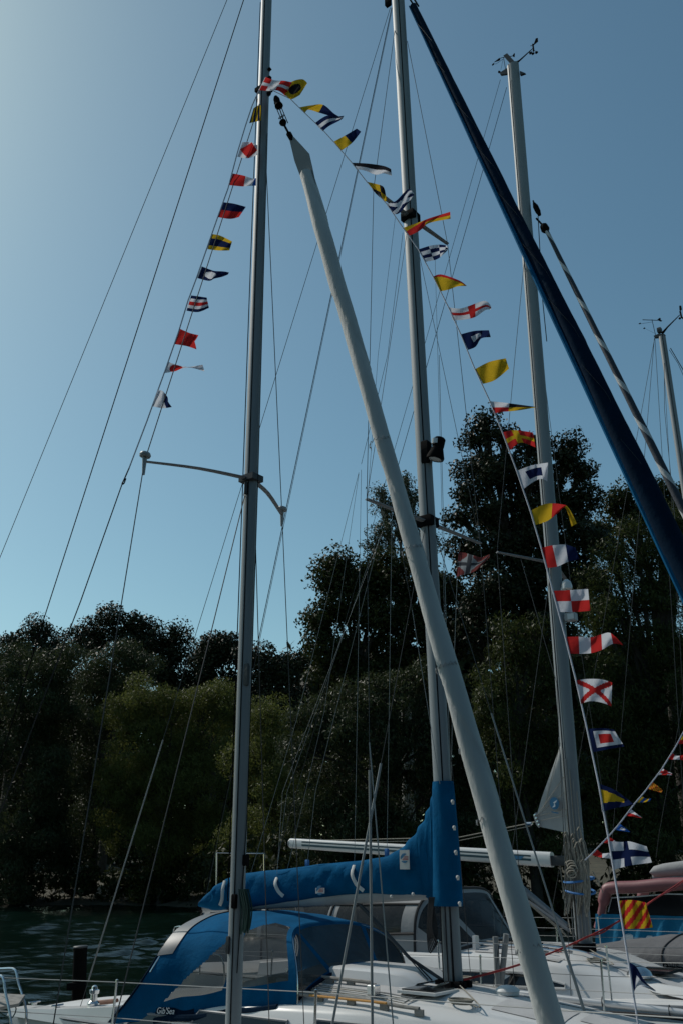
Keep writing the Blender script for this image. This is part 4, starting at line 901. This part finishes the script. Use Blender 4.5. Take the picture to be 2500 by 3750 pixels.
# sprayhood with clear sides
d0 = arch(-6.4, -6.5, 1.35, 1.2, 2.3, .5); d1 = arch(-2.0, -2.1, 1.2, 1.56, 2.42, .5); d2 = lambda v: (-1.25 - .25*abs(cos(pi*v)), 1.15*cos(pi*v), 1.69 - .1*abs(cos(pi*v))**2)
def q0(u, v): return (.03 < v < .205 or .795 < v < .97) and (.04 < u < .30 or .34 < u < .62 or .66 < u < .95)
def q1(u, v): return .1 < u < .9 and (.06 < v < .33 or .37 < v < .63 or .67 < v < .94)
HD3, V3 = hood(B3, 'sprayhood', 3, d0, d1, d2, 'pale_canvas', q0, q1, bulge=.03); HD3.name = 'cockpit_tent'
for i in (0, 24, 46, 72): build('tent_binding', MB().tube([V3[i][j] + ZV*.008 for j in range(0, 129, 4)], .022, 6), 'dark_canvas', HD3)
for j in (4, 26, 102, 124): build('tent_binding', MB().tube([V3[i][j] + NV*.006 for i in range(0, 73, 4)], .02, 6), 'dark_canvas', HD3)
build('tent_binding', MB().tube([V3[-1][j] + ZV*.015 for j in range(0, 129, 4)], .03, 6), 'dark_canvas', HD3)
build('tent_strut', MB().tube([L(3, -3.3, 1.0, 1.6), L(3, -3.9, 1.05, 2.2)], .025, 8), 'mast_alu', B3)
# stern gantry, rails, rigging
gA_, gB_ = L(3, -6.6, 1.1, 0), L(3, -6.9, 0, 0)
ga = [PW(3, 830, 3240, .0), PW(3, 794, 3124, .0), PW(3, 968, 3126, -1.0), PW(3, 975, 3190, -1.0)]
ga[0] = ga[1] - ZV*1.75 + HV*.1; ga[3] = ga[2] - ZV*1.75 + HV*.1
build('stern_gantry', MB().tube([ga[0], ga[1], ga[2], ga[3]], .02, 8), 'steel', B3)
m3h = PW(3, 1830, 292)
wire(B3, 'backstay', [m3h, PW(3, 970, 3190, -.3) - ZV*.6], .005, 'wire'); wire(B3, 'topping_lift', [PW(3, 1853, 320), bb_ + ZV*.1], .006, 'black')
ch3 = L(3, -.05, 1.7, dz3(0)); wire(B3, 'shroud', [on3(910) - HV*.05, PW(3, 1884, 1300, .45), s3l, ch3], .0048); wire(B3, 'shroud', [on3(910), s3r, L(3, -.05, -1.7, dz3(0))], .0048)
wire(B3, 'shroud', [on3(2080) + NV*.09, L(3, -.6, 1.65, dz3(-.6))], .0045); wire(B3, 'shroud', [on3(2080) - NV*.09, L(3, -.6, -1.65, dz3(-.6))], .0045)
wire(B3, 'shroud', [PW(3, 1904, 2043, .6), PW(3, 2036, 2500, .9), L(3, .5, 1.6, dz3(.5))], .0045)
stanchions(B3, 3, 0, hw3, dz3, (-5.2, -3.4, -1.3, 1.05, 3.0), side=1, l_ends=(-7.0, 6.0), hgt=.66)
stanchions(B3, 3, 0, hw3, dz3, (-5.2, -3.4, -1.3, 1.05, 3.0), side=-1, l_ends=(-7.0, 6.0), hgt=.66)
fs = MB().tube(curve([L(3, -7.1, 1.3, 1.05), L(3, -7.15, 1.3, 1.6), L(3, -7.0, 1.35, 1.75), L(3, -6.3, 1.62, 1.75), L(3, -6.1, 1.66, 1.65), L(3, -6.05, 1.66, 1.08)], 24), .0135, 8); build('pushpit', fs, 'steel', B3)
build('outboard_bracket', MB().box(L(3, -7.2, 1.1, 1.35), HV*.04, NV*.2, ZV*.12, .1), 'teak_brown', B3)

def skid(root, cab, l0, l1, w0_, w1_, nm='nonskid_panel'):
    rws = []
    for i in range(9):
        l = l0 + (l1-l0)*i/8; rws.append([L(cab.b, l, w0_ + (w1_-w0_)*j/6, cab.top(l, abs(w0_ + (w1_-w0_)*j/6)) + .006) for j in range(7)])
    build(nm, MB().sheet(rws), 'skid', root)
for a_ in ((-1.2, -.2, .48, .66), (.75, 1.5, .12, .55), (.75, 1.5, -.55, -.12), (-1.2, -.2, -.9, -.5), (1.6, 2.1, -.35, .35)): skid(B2, cab2, *a_)
for a_ in ((-1.2, .1, .85, 1.05), (.4, 1.3, .32, .5), (1.3, 1.9, .1, .5), (1.3, 1.9, -.5, -.1), (-1.2, .3, -1.0, -.3)): skid(B3, cab3, *a_)
for b_, rt_, cb in ((2, B2, cab2), (3, B3, cab3)):
    for q, (l_, w_) in enumerate(((.45, .62), (-.25, -.55))):
        cc = L(b_, l_, w_, cb.top(l_, abs(w_)) + .02); k = MB()
        for t_ in range(4): k.tube([cc + HV*((.10+.012*t_)*cos(a)) + NV*((.07+.01*t_)*sin(a)) + ZV*.012*t_ for a in [2*pi*i/18 for i in range(19)]], .008, 5, cap=False)
        k.tube(curve([cc + HV*.1, cc + HV*.25 + NV*.05, L(b_, .12, .1, cb.top(.1, .1)+.03)], 8), .007, 5)
        build('line_coil', k, 'rope_tan', rt_)
# ---------------------------------------------------------------- boat 4: pink roof bow and turquoise cloth
B4 = thing('sailing_yacht', 'sailing yacht with pink padded cockpit arch and turquoise side cloth', 'sailing yacht', MAST[4])
dz4, hw4 = hull(B4, 4, -5.6, 4.6, 1.7, 1.0, 1.12, 1.4)
cab4 = Cabin(B4, 4, [(-2.2,1.2,1.05,1.1,1.5,1.6), (0,1.1,1.1,1.0,1.5,1.6), (1.6,.8,1.15,.6,1.4,1.45), (2.1,.5,1.2,.4,1.25,1.27)])
m4t = PW(4, 2422, 1232); m4b = L(4, 0.05, 0, 1.5)
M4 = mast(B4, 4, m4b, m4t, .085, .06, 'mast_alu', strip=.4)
k = MB(); k.slab([PW(4, x, y) for x, y in ((2393,1232),(2412,1224),(2434,1226),(2432,1234),(2396,1238))], NV, .08); k.box(PW(4, 2413, 1210), HV*.05, NV*.05, ZV*.07, .2); build('masthead_crane', k, 'dark_alu', B4)
k = MB(); k.tube([PW(4, 2422, 1222), PW(4, 2442, 1198), PW(4, 2487, 1153)], [.035, .02, .01], 8); k.tube([PW(4, 2488, 1140), PW(4, 2494, 1164)], .022, 8); k.slab([PW(4, x, y) for x, y in ((2485,1120),(2492,1119),(2495,1133),(2489,1140),(2486,1136))], NV, .012)
for x, y in ((2487,1166),(2500,1165)): k.lathe(PW(4, x, y), HV, [(-.03, .01), (0, .035), (.03, .01)], 8)
build('anemometer', k, 'black', B4)
k = MB(); k.tube([PW(4, 2351, 1171), PW(4, 2406, 1173)], .009, 6); k.slab([PW(4, x, y) for x, y in ((2404,1172),(2413,1164),(2417,1165),(2417,1172),(2423,1174),(2418,1178))], NV, .012); k.tube([PW(4, 2385, 1170), PW(4, 2398, 1226)], .007, 6); k.tube([PW(4, 2385, 1179), PW(4, 2344, 1186)], .004, 5)
k.slab([PW(4, x, y) for x, y in ((2337,1185),(2344,1182),(2344,1186),(2337,1187))], NV, .02); k.slab([PW(4, x, y) for x, y in ((2353,1203),(2359,1199),(2361,1202),(2356,1205))], NV, .02); k.tube([PW(4, 2358, 1202), PW(4, 2398, 1222)], .002, 4); build('wind_vane', k, 'black', B4)
for x0, y0, pts in ((2395, 1238, (2312, 1700)), (2394, 1238, (2372, 1500)), (2396, 1240, (2412, 1500))):
    A = PW(4, x0, y0); d = PW(4, *pts)-A; wire(B4, 'stay', [A, A + d*((1.6-A.z)/d.z)], .006, 'wire')
A = PW(4, 2453, 1275); wire(B4, 'forestay', [A, PW(4, 2520, 1390), L(4, 4.3, 0, 1.45)], .01, 'wire'); wire(B4, 'halyard', [PW(4, 2448, 1280), PW(4, 2480, 1330), L(4, 3.2, 0, 1.4)], .006, 'wire')
wire(B4, 'shroud', [PW(4, 2430, 1330, .06), PW(4, 2431, 1500, .4), L(4, -.2, 1.5, 1.1)], .006, 'wire'); wire(B4, 'shroud', [PW(4, 2430, 1330, -.06), L(4, -.2, -1.5, 1.1)], .006, 'wire')
# boom with pale cover
r = []
for px, yt, yb in ((2385,3190,3200),(2396,3172,3214),(2430,3162,3215),(2500,3152,3210),(2620,3130,3205)):
    T = PW(4, px, yt); Bt = PW(4, px, yb); r.append([(T+Bt)/2 + ZV*((T-Bt).z/2*sin(a)) + NV*(.15*cos(a)) for a in [2*pi*j/14 for j in range(14)]])
BM4 = build('boom_cover', MB().loft(r), 'pale_canvas', B4)
build('boom', MB().tube([PW(4, 2390, 3214), PW(4, 2640, 3206)], .07, 10), 'mast_alu', B4)
wire(B4, 'mainsheet', [PW(4, 2393, 3214), PW(4, 2400, 3330)], .012, 'rope_tan')
wire(B4, 'topping_lift', [PW(4, 2400, 3140), PW(4, 2410, 3060), PW(4, 2500, 2560), m4t], .005, 'wire')
# pink arch and cloth
pkp = [L(4, -3.0, 1.05, 1.75), L(4, -2.9, 1.05, 2.1), L(4, -2.75, 1.05, 2.34), L(4, -2.3, 1.05, 2.43), L(4, -1.4, 1.05, 2.48), L(4, -.6, 1.05, 2.5)]
pk0 = [PW(4, x, y, 1.05) for x, y in ((2186,3400),(2200,3345),(2216,3270),(2238,3252),(2330,3248),(2440,3238),(2560,3238))]
PK = build('cockpit_arch', MB().tube(curve(pk0, 40), [.08]*10 + [.12]*30, 14), 'pink_vinyl', B4)
pk1 = [v - NV*2.1 for v in pk0]; build('cockpit_arch', MB().tube(curve(pk1, 40), [.07]*10 + [.12]*30, 12), 'pink_vinyl', B4)
build('roof_panel', MB().sheet([[v - NV*s + ZV*.06 for v in curve(pk0, 30)[12:]] for s in (.05, .5, 1.0, 1.5, 2.05)]), 'pink_vinyl', B4)
wv = [PW(4, x, y, 1.02) for x, y in ((2225,3340),(2238,3288),(2330,3284),(2440,3274),(2560,3276),(2560,3370),(2225,3360))]
build('side_window', MB().slab(wv, NV, .01), 'dark_glass', B4, smooth=False)
build('window_binding', MB().tube(wv[:5], .014, 6), 'strap_white', B4)
cl_ = []
for i in range(40):
    px = 2178 + 10*i; cl_.append([PW(4, px, 3346 + .03*(px-2178) + (3466-3346)*j/8, 1.12 + .05*sin(i*.8 + j*.25)*(j/8)**.5) for j in range(9)])
build('side_cloth', MB().sheet(cl_), 'turq_cloth', B4)
stanchions(B4, 4, 0, hw4, dz4, (-4.0, -2.4, -.6, 1.4), side=1, l_ends=(-5.3, 4.2), hgt=.7)

# ---------------------------------------------------------------- covered motorboat between the yachts
B5 = thing('motorboat', 'low white motorboat under a sagging grey tarpaulin between two yachts', 'motorboat', MAST[5])
dz5, hw5 = hull(B5, 5, -3.2, 3.4, 1.1, 1.26, 1.38, 1.52, mat='gelcoat')
r = []
for l, h, w in ((-2.2,.02,.9), (-1.7,.16,1.0), (-.9,.33,1.06), (0,.48,1.08), (.9,.56,1.06), (1.8,.45,.9), (2.6,.22,.6), (2.9,.04,.35)):
    z = dz5(l); h *= .55; r.append([L(5, l, w*cos(a)*1.04, z - .06 + (h+.06)*sin(a)**.8 + .025*sin(5*a + 3*l)*sin(a)) for a in [pi*j/18 for j in range(19)]])
rr_ = []
for i in range(len(r)-1):
    for k in range(4): rr_.append([a.lerp(c, k/4) for a, c in zip(r[i], r[i+1])])
rr_.append(r[-1])
TP = build('tarpaulin', MB().loft(rr_, closed=False, cap=False), 'grey_canvas', B5)
build('tarp_strap', MB().tube([v + ZV*.01 for v in rr_[13]], .012, 6), 'rope_black', TP)
tx = lambda px, py: PW(5, px, py, hw5(0)*1.0 + .01)
X5 = HV
o5 = tx(2425, 3562); text_part('lettering', 'Pego', .20, o5, HV, ZV, 'black', B5, spacing=1.25); text_part('lettering', 'the', .11, tx(2448, 3538), HV, ZV, 'black', B5, spacing=1.1)
build('lettering_rule', MB().slab([tx(2436, 3539) + HV*x + ZV*z for x, z in ((0,-.01),(.75,-.01),(.75,.005),(0,.005))], NV, .003), 'black', B5, smooth=False)

# ---------------------------------------------------------------- loose things
pb = P(288, 3700, 16); pt = P(296, 3466, 16)
pv = (pt-pb).normalized(); pz = pt - pv*(pt.z+1.0)
PL = thing('mooring_pile', 'black mooring pile standing in the water behind the sailing yachts', 'pile', (pz.x, pz.y, 0))
build('post', MB().tube([pz, pt], [.115, .105], 16), 'pile_black', PL)
build('pile_cap', MB().lathe(pt, pv, [(-.02, .112), (.0, .115), (.012, .1)], 16), 'dark_alu', PL)
build('bracket', MB().box(pt + Vector((.02, -.1, -.55)), (.14,0,0), (0,.04,0), (0,0,.05), .2), 'black', PL)
rl = MB(); rpts = [PW(2, 1697, 3588, .05), PW(2, 1860, 3545, -.6), PW(3, 1990, 3500, 1.4), PW(3, 2130, 3440, .6), PW(3, 2262, 3375, -.2), PW(3, 2400, 3290, -1.2), PW(4, 2520, 3210, 1.3)]
rl.tube(curve(rpts, 40), .012, 6); rl.tube([v + Vector((.03, 0, .02*sin(i))) for i, v in enumerate(curve(rpts, 40)[18:])], .010, 6)
tag(build('red_rope', rl, 'rope_red', None, loc=rpts[0]), 'taut red rope stretched across the yachts near the mast foot', 'rope')

# ---------------------------------------------------------------- signal flags
CL = {'W': (.60,.62,.68), 'R': (.46,.028,.028), 'B': (.010,.018,.065), 'Y': (.52,.34,.022), 'K': (.02,.02,.025), 'M': (.02,.09,.35), 'G': (.10,.11,.13), 'D': (.16,.045,.045), 'w': (.26,.28,.30), 'g': (.05,.055,.065)}
def sgm(*cols): return lambda u, v: cols[min(int(u*len(cols)), len(cols)-1)]
def hst(*cols): return lambda u, v: cols[min(int(v*len(cols)), len(cols)-1)]
def disc(bgc, fg, r=.28, cu=.5, asp=1.0): return lambda u, v: fg if ((u-cu)*asp)**2 + (v-.5)**2 < r*r else bgc
def cross(bgc, fg, t=.1, cu=.42, asp=1.3): return lambda u, v: fg if abs(v-.5) < t or abs(u-cu)*asp < t else bgc
def saltire(bgc, fg, t=.13): return lambda u, v: fg if abs(u-v) < t or abs(u+v-1) < t else bgc
def quarters(a, b, c, d): return lambda u, v: (a if u < .5 else b) if v < .5 else (c if u < .5 else d)
def inner(*cols): return lambda u, v: cols[min(int(min(u, 1-u, v, 1-v)*2*len(cols)), len(cols)-1)]
def centre(bgc, fg, a=.3, b=.28): return lambda u, v: fg if abs(u-.5) < a and abs(v-.5) < b else bgc
FLN = [0]
def flag(label, top, bot, pat, Y, amp=.05, sc=1.0, org=(0, 0), group='signal flags on the dressing line', name='signal_flag', nu=40, nv=26, notch=0.0, size=1.0, Yf=None, hem=True):
    sx = lambda p: (p[0]/sc + org[0], p[1]/sc + org[1])
    T = [sx(p) for p in top]; Bq = [sx(p) for p in bot]; FLN[0] += 1; ph = FLN[0]*1.7
    V = []; 
    for i in range(nu+1):
        u = i/nu; 
        for j in range(nv+1):
            v = j/nv; uu = u*(1 - notch*(1-abs(2*v-1)))
            a = crom(T, uu); b = crom(Bq, uu)
            x = a[0] + (b[0]-a[0])*v; y = a[1] + (b[1]-a[1])*v
            dY = amp*(uu**.7)*(.8*sin(uu*5.2 + ph + v*1.1) + .55*sin(uu*10.5 + v*3.4 + ph*2) + .10*sin(uu*19 - v*4 + ph*3)) + (Yf or 0)*uu
            V.append(P(x, y, Y + dY))
    F = []; C = []
    for i in range(nu):
        for j in range(nv):
            k = i*(nv+1)+j; F.append((k, k+1, k+nv+2, k+nv+1)); c = pat((i+.5)/nu, (j+.5)/nv)
            if hem and i == 0: c = 'W'
            C.append(CL[c])
    org_ = V[nv//2]; me = bpy.data.meshes.new(name); me.from_pydata([tuple(v-org_) for v in V], [], F); me.update()
    at = me.color_attributes.new('print', 'FLOAT_COLOR', 'CORNER')
    arr = np.repeat(np.array([(*c, 1) for c in C], dtype=np.float32), 4, axis=0); at.data.foreach_set('color', arr.ravel())
    me.materials.append(MT['flag']); me.polygons.foreach_set('use_smooth', [True]*len(F))
    o = bpy.data.objects.new(name, me); COL.objects.link(o); o.location = org_; ORG[o] = org_
    return tag(o, label, 'flag', group)
YL, YM = 7.47, 7.40
z5 = dict(sc=2.94, org=(500, 300)); z4 = dict(sc=1.96, org=(400, 1000)); z3 = dict(sc=1.742, org=(800, 0)); z6 = dict(sc=1.96, org=(1250, 500)); z8 = dict(sc=1.742, org=(1600, 1400)); z9 = dict(sc=1.96, org=(1700, 2300)); z2 = dict(sc=1.254, org=(1250, 2950))
GA, GB = 'flags on the aft dressing line', 'flags on the forward dressing line'
flag('limp yellow and navy vertically striped flag hanging right against the grey mast', [(1262,285),(1300,258),(1340,250)], [(1215,445),(1280,430),(1345,412)], sgm('B','Y','B','Y','B','Y'), YL-.02, group=GA, **z5)
flag('white flag with a red diamond on the aft dressing line', [(1142,648),(1240,650),(1303,682)], [(1088,805),(1200,822),(1303,785)], lambda u, v: 'R' if abs(u-.52)+abs(v-.5)*.95 < .49 else 'W', YL, group=GA, **z5)
flag('red white and blue vertically banded flag on the aft dressing line beside the mast', [(1035,985),(1155,1008),(1250,1040),(1290,1035)], [(988,1110),(1137,1125),(1210,1120),(1288,1117)], sgm('R','R','W','W','M'), YL, group=GA, **z5)
flag('blue over red flag fluttering on the aft dressing line', [(932,1295),(1050,1310),(1180,1345)], [(875,1455),(1010,1475),(1105,1455)], hst('B','R'), YL, group=GA, **z5)
flag('yellow flag with a broad navy middle band on the aft dressing line', [(815,1638),(890,1650),(960,1680),(1032,1718)], [(765,1800),(880,1815),(1002,1815)], lambda u, v: 'B' if .26 < v < .74 else 'Y', YL, group=GA, **z5)
flag('twisted navy pennant with a white disc on the aft dressing line', [(703,1985),(800,2022),(845,2035),(940,2040),(1000,2052)], [(655,2112),(780,2142),(840,2118),(920,2100),(985,2075)], disc('B','W',.34,.34,1.6), YL, amp=.09, group=GA, **z5)
flag('flag of blue white red white blue horizontal bands on the aft dressing line', [(590,160),(650,168),(702,176)], [(555,270),(640,280),(718,250)], hst('B','W','R','W','B'), YL, group=GA, **z4)
flag('plain red swallow-tailed flag on the aft dressing line', [(510,400),(580,430),(642,445)], [(470,510),(560,525),(628,548)], sgm('R'), YL, notch=.2, group=GA, **z4)
flag('thin twisted white pennant with a red spot on the aft dressing line', [(428,638),(490,660),(570,673),(672,657)], [(398,718),(470,706),(570,678),(686,706)], disc('W','R',.5,.34,2.6), YL, group=GA, **z4)
flag('white and blue swallow-tailed flag lowest on the aft dressing line', [(350,840),(385,846),(420,888)], [(307,955),(385,970),(452,962)], sgm('W','W','B'), YL, notch=.16, group=GA, **z4)
flag('red flag with white cross bunched up around the fitting on the grey mast', [(300,490),(360,512),(420,515),(470,525)], [(258,575),(320,580),(380,578),(428,612)], cross('R','W',.13,.4,.9), YM-.02, amp=.07, group=GB, **z3)
flag('yellow flag with a large black disc beside the mast fitting', [(422,562),(470,520),(535,505),(568,530)], [(408,588),(440,618),(470,632),(520,606)], disc('Y','K',.27,.55,1.0), YM-.06, group=GB, **z3)
flag('drooping yellow and blue flag folded over in the wind on the forward line', [(515,685),(590,672),(668,668),(735,722),(772,745)], [(552,722),(575,700),(640,718),(720,742),(768,752)], sgm('Y','B'), YM, amp=.07, group=GB, **z3)
flag('navy flag with a white middle stripe pinched to a point on the forward line', [(615,785),(690,738),(760,742),(800,738)], [(665,838),(705,805),(768,772),(792,755)], hst('B','W','B'), YM, amp=.08, group=GB, **z3)
flag('upswept half yellow half blue flag on the forward line', [(733,905),(805,865),(880,820)], [(780,962),(850,912),(908,840)], sgm('Y','B'), YM, group=GB, **z3)
flag('long black over white pennant streaming on the forward line', [(848,1038),(950,1043),(1050,1058),(1098,1078)], [(880,1078),(935,1090),(1000,1114),(1050,1106),(1103,1122)], hst('K','W'), YM, group=GB, **z3)
flag('yellow and black quartered flag folded before the upper spreader', [(945,1160),(1000,1172),(1045,1188),(1060,1215)], [(1000,1235),(1030,1262),(1052,1282),(1072,1285)], quarters('Y','K','K','Y'), YM, amp=.07, group=GB, **z3)
flag('navy flag with a white diagonal cross over the upper spreader', [(1068,1300),(1130,1280),(1205,1208),(1243,1232)], [(1112,1368),(1150,1360),(1195,1310),(1243,1248)], saltire('B','W',.15), YM, amp=.06, group=GB, **z3)
flag('long twisted red and yellow pennant streaming across the white mast', [(440,655),(540,620),(640,582),(777,540)], [(482,713),(560,675),(625,622),(780,590)], lambda u, v: ('Y' if v < .5 - .5*(u/.55) else 'R') if u < .55 else ('R' if v < .5 else 'Y'), YM, amp=.06, group=GB, **z6)
flag('navy and white chequered flag in front of the upper spreader tip', [(548,810),(650,780),(735,778),(762,800)], [(598,900),(680,882),(725,848),(757,818)], lambda u, v: 'B' if (int(u*4)+int(v*4)) % 2 == 0 else 'W', YM, amp=.05, group=GB, **z6)
flag('yellow flag with a red diagonal upper half pinched to a point', [(655,1005),(715,990),(840,1032),(895,1070)], [(705,1112),(770,1098),(830,1076),(893,1073)], lambda u, v: 'R' if v < .06 + .34*u else 'Y', YM, group=GB, **z6)
flag('white pennant with a thin red upright cross on the forward line', [(765,1225),(860,1232),(1020,1180),(1072,1220)], [(795,1318),(860,1316),(950,1298),(1030,1246),(1070,1242)], cross('W','R',.11,.48,2.2), YM, group=GB, **z6)
flag('navy flag with a white centre square curling on the forward line', [(852,1420),(950,1395),(1055,1390)], [(905,1532),(960,1508),(1000,1450),(1068,1440)], centre('B','W',.17,.2), YM, amp=.08, group=GB, **z6)
flag('plain bright yellow flag on the forward line', [(1737,1352),(1790,1325),(1850,1312)], [(1766,1406),(1810,1392),(1862,1350)], sgm('Y'), YM, group=GB)
flag('slim pointed pennant quartered white black red and yellow', [(335,120),(430,130),(490,138),(625,156)], [(360,200),(410,189),(505,181),(625,161)], quarters('W','K','R','Y'), YM, group=GB, **z8)
flag('red flag with a yellow upright cross against the tallest tree', [(415,320),(490,305),(608,320)], [(460,435),(530,385),(625,415)], cross('R','Y',.13,.5,1.2), YM, amp=.07, group=GB, **z8)
flag('white flag with a navy centre square before the third mast', [(505,565),(600,530),(705,512)], [(548,680),(620,630),(665,616),(700,632)], centre('W','B',.24,.26), YM, amp=.07, group=GB, **z8)
flag('curling yellow pennant with a red middle band before the third mast', [(592,820),(690,775),(790,778),(835,800),(890,900)], [(620,912),(700,885),(762,838),(815,802),(855,920)], lambda u, v: 'R' if .36 < u < .68 else 'Y', YM, amp=.07, group=GB, **z8)
flag('red and white flag with a hardly visible dark blue fly', [(662,1055),(735,1040),(815,1035),(880,1055)], [(695,1185),(765,1175),(832,1145),(905,1128)], sgm('R','W','B'), YM, group=GB, **z8)
flag('red and white quartered flag on the forward line', [(735,1330),(845,1325),(960,1318)], [(770,1465),(860,1466),(975,1458)], quarters('R','W','W','R'), YM, amp=.04, group=GB, **z8)
flag('waving pennant of five red and white upright bands', [(815,1625),(900,1622),(975,1628),(1045,1608),(1105,1600),(1178,1668)], [(840,1732),(905,1732),(980,1728),(1050,1706),(1120,1668),(1182,1676)], sgm('R','W','R','W','R'), YM, amp=.06, group=GB, **z8)
flag('white flag with a bold red diagonal cross', [(797,375),(880,365),(980,368),(1057,390)], [(832,545),(900,525),(980,535),(1052,562)], saltire('W','R',.12), YM, amp=.05, group=GB, **z9)
flag('navy bordered white flag with a red centre', [(876,725),(980,718),(1070,728)], [(915,892),(1020,872),(1145,850)], lambda u, v: 'R' if abs(u-.56) < .2 and abs(v-.48) < .2 else ('W' if .22 < u and .1 < v < .86 else 'B'), YM, amp=.05, group=GB, **z9)
flag('navy triangular pennant with a yellow triangle at the hoist', [(958,1115),(1080,1165),(1210,1262)], [(985,1320),(1080,1292),(1210,1268)], lambda u, v: 'Y' if u < .72 and abs(v-.44) < .28*(1-u*.6) + .0 else 'B', YM, amp=.05, group=GB, **z9)
flag('white flag with a broad navy upright cross above the yellow and red striped one', [(1033,1530),(1130,1535),(1185,1532),(1305,1567)], [(1070,1735),(1180,1706),(1343,1683)], cross('W','B',.15,.48,1.45), YM, amp=.05, group=GB, **z9)
flag('yellow and red diagonally striped flag over the turquoise cloth', [(1270,437),(1335,434),(1395,445)], [(1295,567),(1370,566),(1428,560)], lambda u, v: 'R' if ((u*1.15+v)*2.6) % 1 > .5 else 'Y', YM, amp=.07, group=GB, **z2)
flag('drooping navy and white pennant lowest on the forward line', [(1315,718),(1352,742),(1392,808),(1440,848)], [(1337,886),(1346,845),(1370,828),(1440,856)], lambda u, v: 'W' if u > .35 and v > .35 else 'B', YM, amp=.06, group=GB, **z2)
aft = [(988,300),(951,327),(925,385),(900,460),(870,560),(836,690),(800,790),(760,905),(720,1020),(690,1100),(655,1215),(610,1345),(572,1450),(540,1540),(474,1714)]
tag(build('dressing_line', MB().tube([P(x, y, YL+.004) for x, y in aft], .006, 6), 'tape_white', None, loc=P(474, 1714, YL)), 'white line of signal flags running from the mast fitting down towards the stern', 'flag line')
knot = MB().tube(curve([P(474,1714,YL), P(456,1755,YL), P(448,1772,YL), P(455,1770,YL), P(462,1752,YL)], 14), .006, 6); knot.tube([P(450,1768,YL), P(297,2200,YL+.1), P(0,2978,YL+.4), L(1, -4.6, .2, 1.2)], .005, 6)
tag(build('lashing_line', knot, 'rope_black', None, loc=P(450, 1768, YL)), 'thin dark lashing line tied below the white and blue swallow-tailed flag', 'rope')
fwd = [(985,325),(1064,362),(1100,398),(1186,480),(1222,520),(1287,596),(1342,666),(1414,746),(1474,834),(1530,913),(1584,1013),(1640,1125),(1685,1224),(1737,1352),(1792,1470),(1838,1584),(1890,1724),(1940,1871),(1980,2006),(2022,2163),(2068,2333),(2107,2491),(2148,2670),(2190,2871),(2228,3081),(2263,3298),(2299,3522),(2336,3760),(2380,4060)]
tag(build('dressing_line', MB().tube([P(x, y, YM+.006) for x, y in fwd], [.005 + .006*min(1, i/20) for i in range(len(fwd))], 6, flat=.6), 'tape_white', None, loc=P(985, 325, YM)), 'white tape of signal flags running from the mast fitting down to the bow', 'flag line')
# small bunting of the neighbouring yacht
YB = 12.6; zt = dict(sc=4.704, org=(2200, 2500)); zu = dict(sc=2.85, org=(1950, 2950)); GC = 'small bunting flags beside the third mast'
bl = [(2560,2600),(2500,2682),(2470,2738),(2420,2818),(2360,2898),(2320,2945),(2265,3018),(2227,3062),(2160,3132),(2140,3150)]
tag(build('bunting_line', MB().tube([P(x, y, YB) for x, y in bl], .009, 6), 'tape_white', None, loc=P(2160, 3132, YB)), 'thin white line of small bunting flags slanting up from the third mast', 'flag line')
S = dict(amp=.05, group=GC, name='bunting_flag', nu=24, nv=16)
flag('small yellow over red bunting flag cut off by the picture edge', [(1385,915),(1450,930),(1540,960)], [(1310,1055),(1420,1055),(1530,1050)], hst('Y','R'), YB, **S, **zt)
flag('small red bunting flag with a white middle band', [(1215,1208),(1300,1260),(1440,1240)], [(1135,1320),(1290,1325),(1450,1335)], sgm('R','W','R'), YB, **S, **zt)
flag('small white bunting flag with a red stripe and folded tip', [(1040,1465),(1110,1510),(1215,1560)], [(955,1588),(1080,1590),(1210,1595)], cross('W','R',.16,.5,1.0), YB, **S, **zt)
flag('small red and yellow diagonally striped bunting flag', [(872,1705),(960,1770),(1058,1855)], [(795,1822),(900,1860),(1030,1892)], lambda u, v: 'R' if ((u*1.4-v)*3) % 1 > .5 else 'Y', YB, **S, **zt)
flag('small crumpled yellow and blue bunting flag', [(700,1960),(780,2000),(858,1995)], [(608,2062),(720,2060),(835,2045)], sgm('Y','M','Y','M'), YB, **S, **zt)
flag('small white over red bunting flag with a white fold at its tip', [(510,2178),(600,2250),(698,2325)], [(425,2290),(550,2310),(695,2335)], lambda u, v: 'W' if v < .55 - .25*u else 'R', YB, **S, **zt)
flag('small blue bunting flag with a white centre', [(902,188),(950,225),(1010,272)], [(845,250),(920,265),(1008,278)], centre('M','W',.16,.28), YB, **S, **zu)
flag('small red and white bunting flag right beside the white tape', [(792,325),(830,350),(868,380)], [(733,387),(790,398),(850,405)], sgm('R','R','W'), YB, **S, **zu)
flag('small red and white bunting flag lowest on the thin slanting line', [(667,455),(720,498),(815,490)], [(610,515),(720,545),(820,552)], sgm('R','W'), YB, **S, **zu)
# burgee on boat 2 flag halyard
def burg(u, v):
    vv = abs(v-.5)
    if vv < .09 or abs(u-.42)*1.5 < .09: return 'g'
    if vv < .12 or abs(u-.42)*1.5 < .125: return 'w'
    return 'w' if abs(u-.42)*1.1 + vv*.9 < .42 and u < .8 else 'D'
bz = dict(sc=7.84, org=(1650, 1980))
flag('weathered red and white burgee with a grey cross hanging under the spreader', [(215,318),(400,350),(640,420),(860,480),(1120,380)], [(150,1045),(300,985),(560,930),(780,800),(1100,470)], burg, (PW(2, 1680, 2040, -.75)).y, amp=.06, group='burgee', name='burgee', hem=False, **bz)
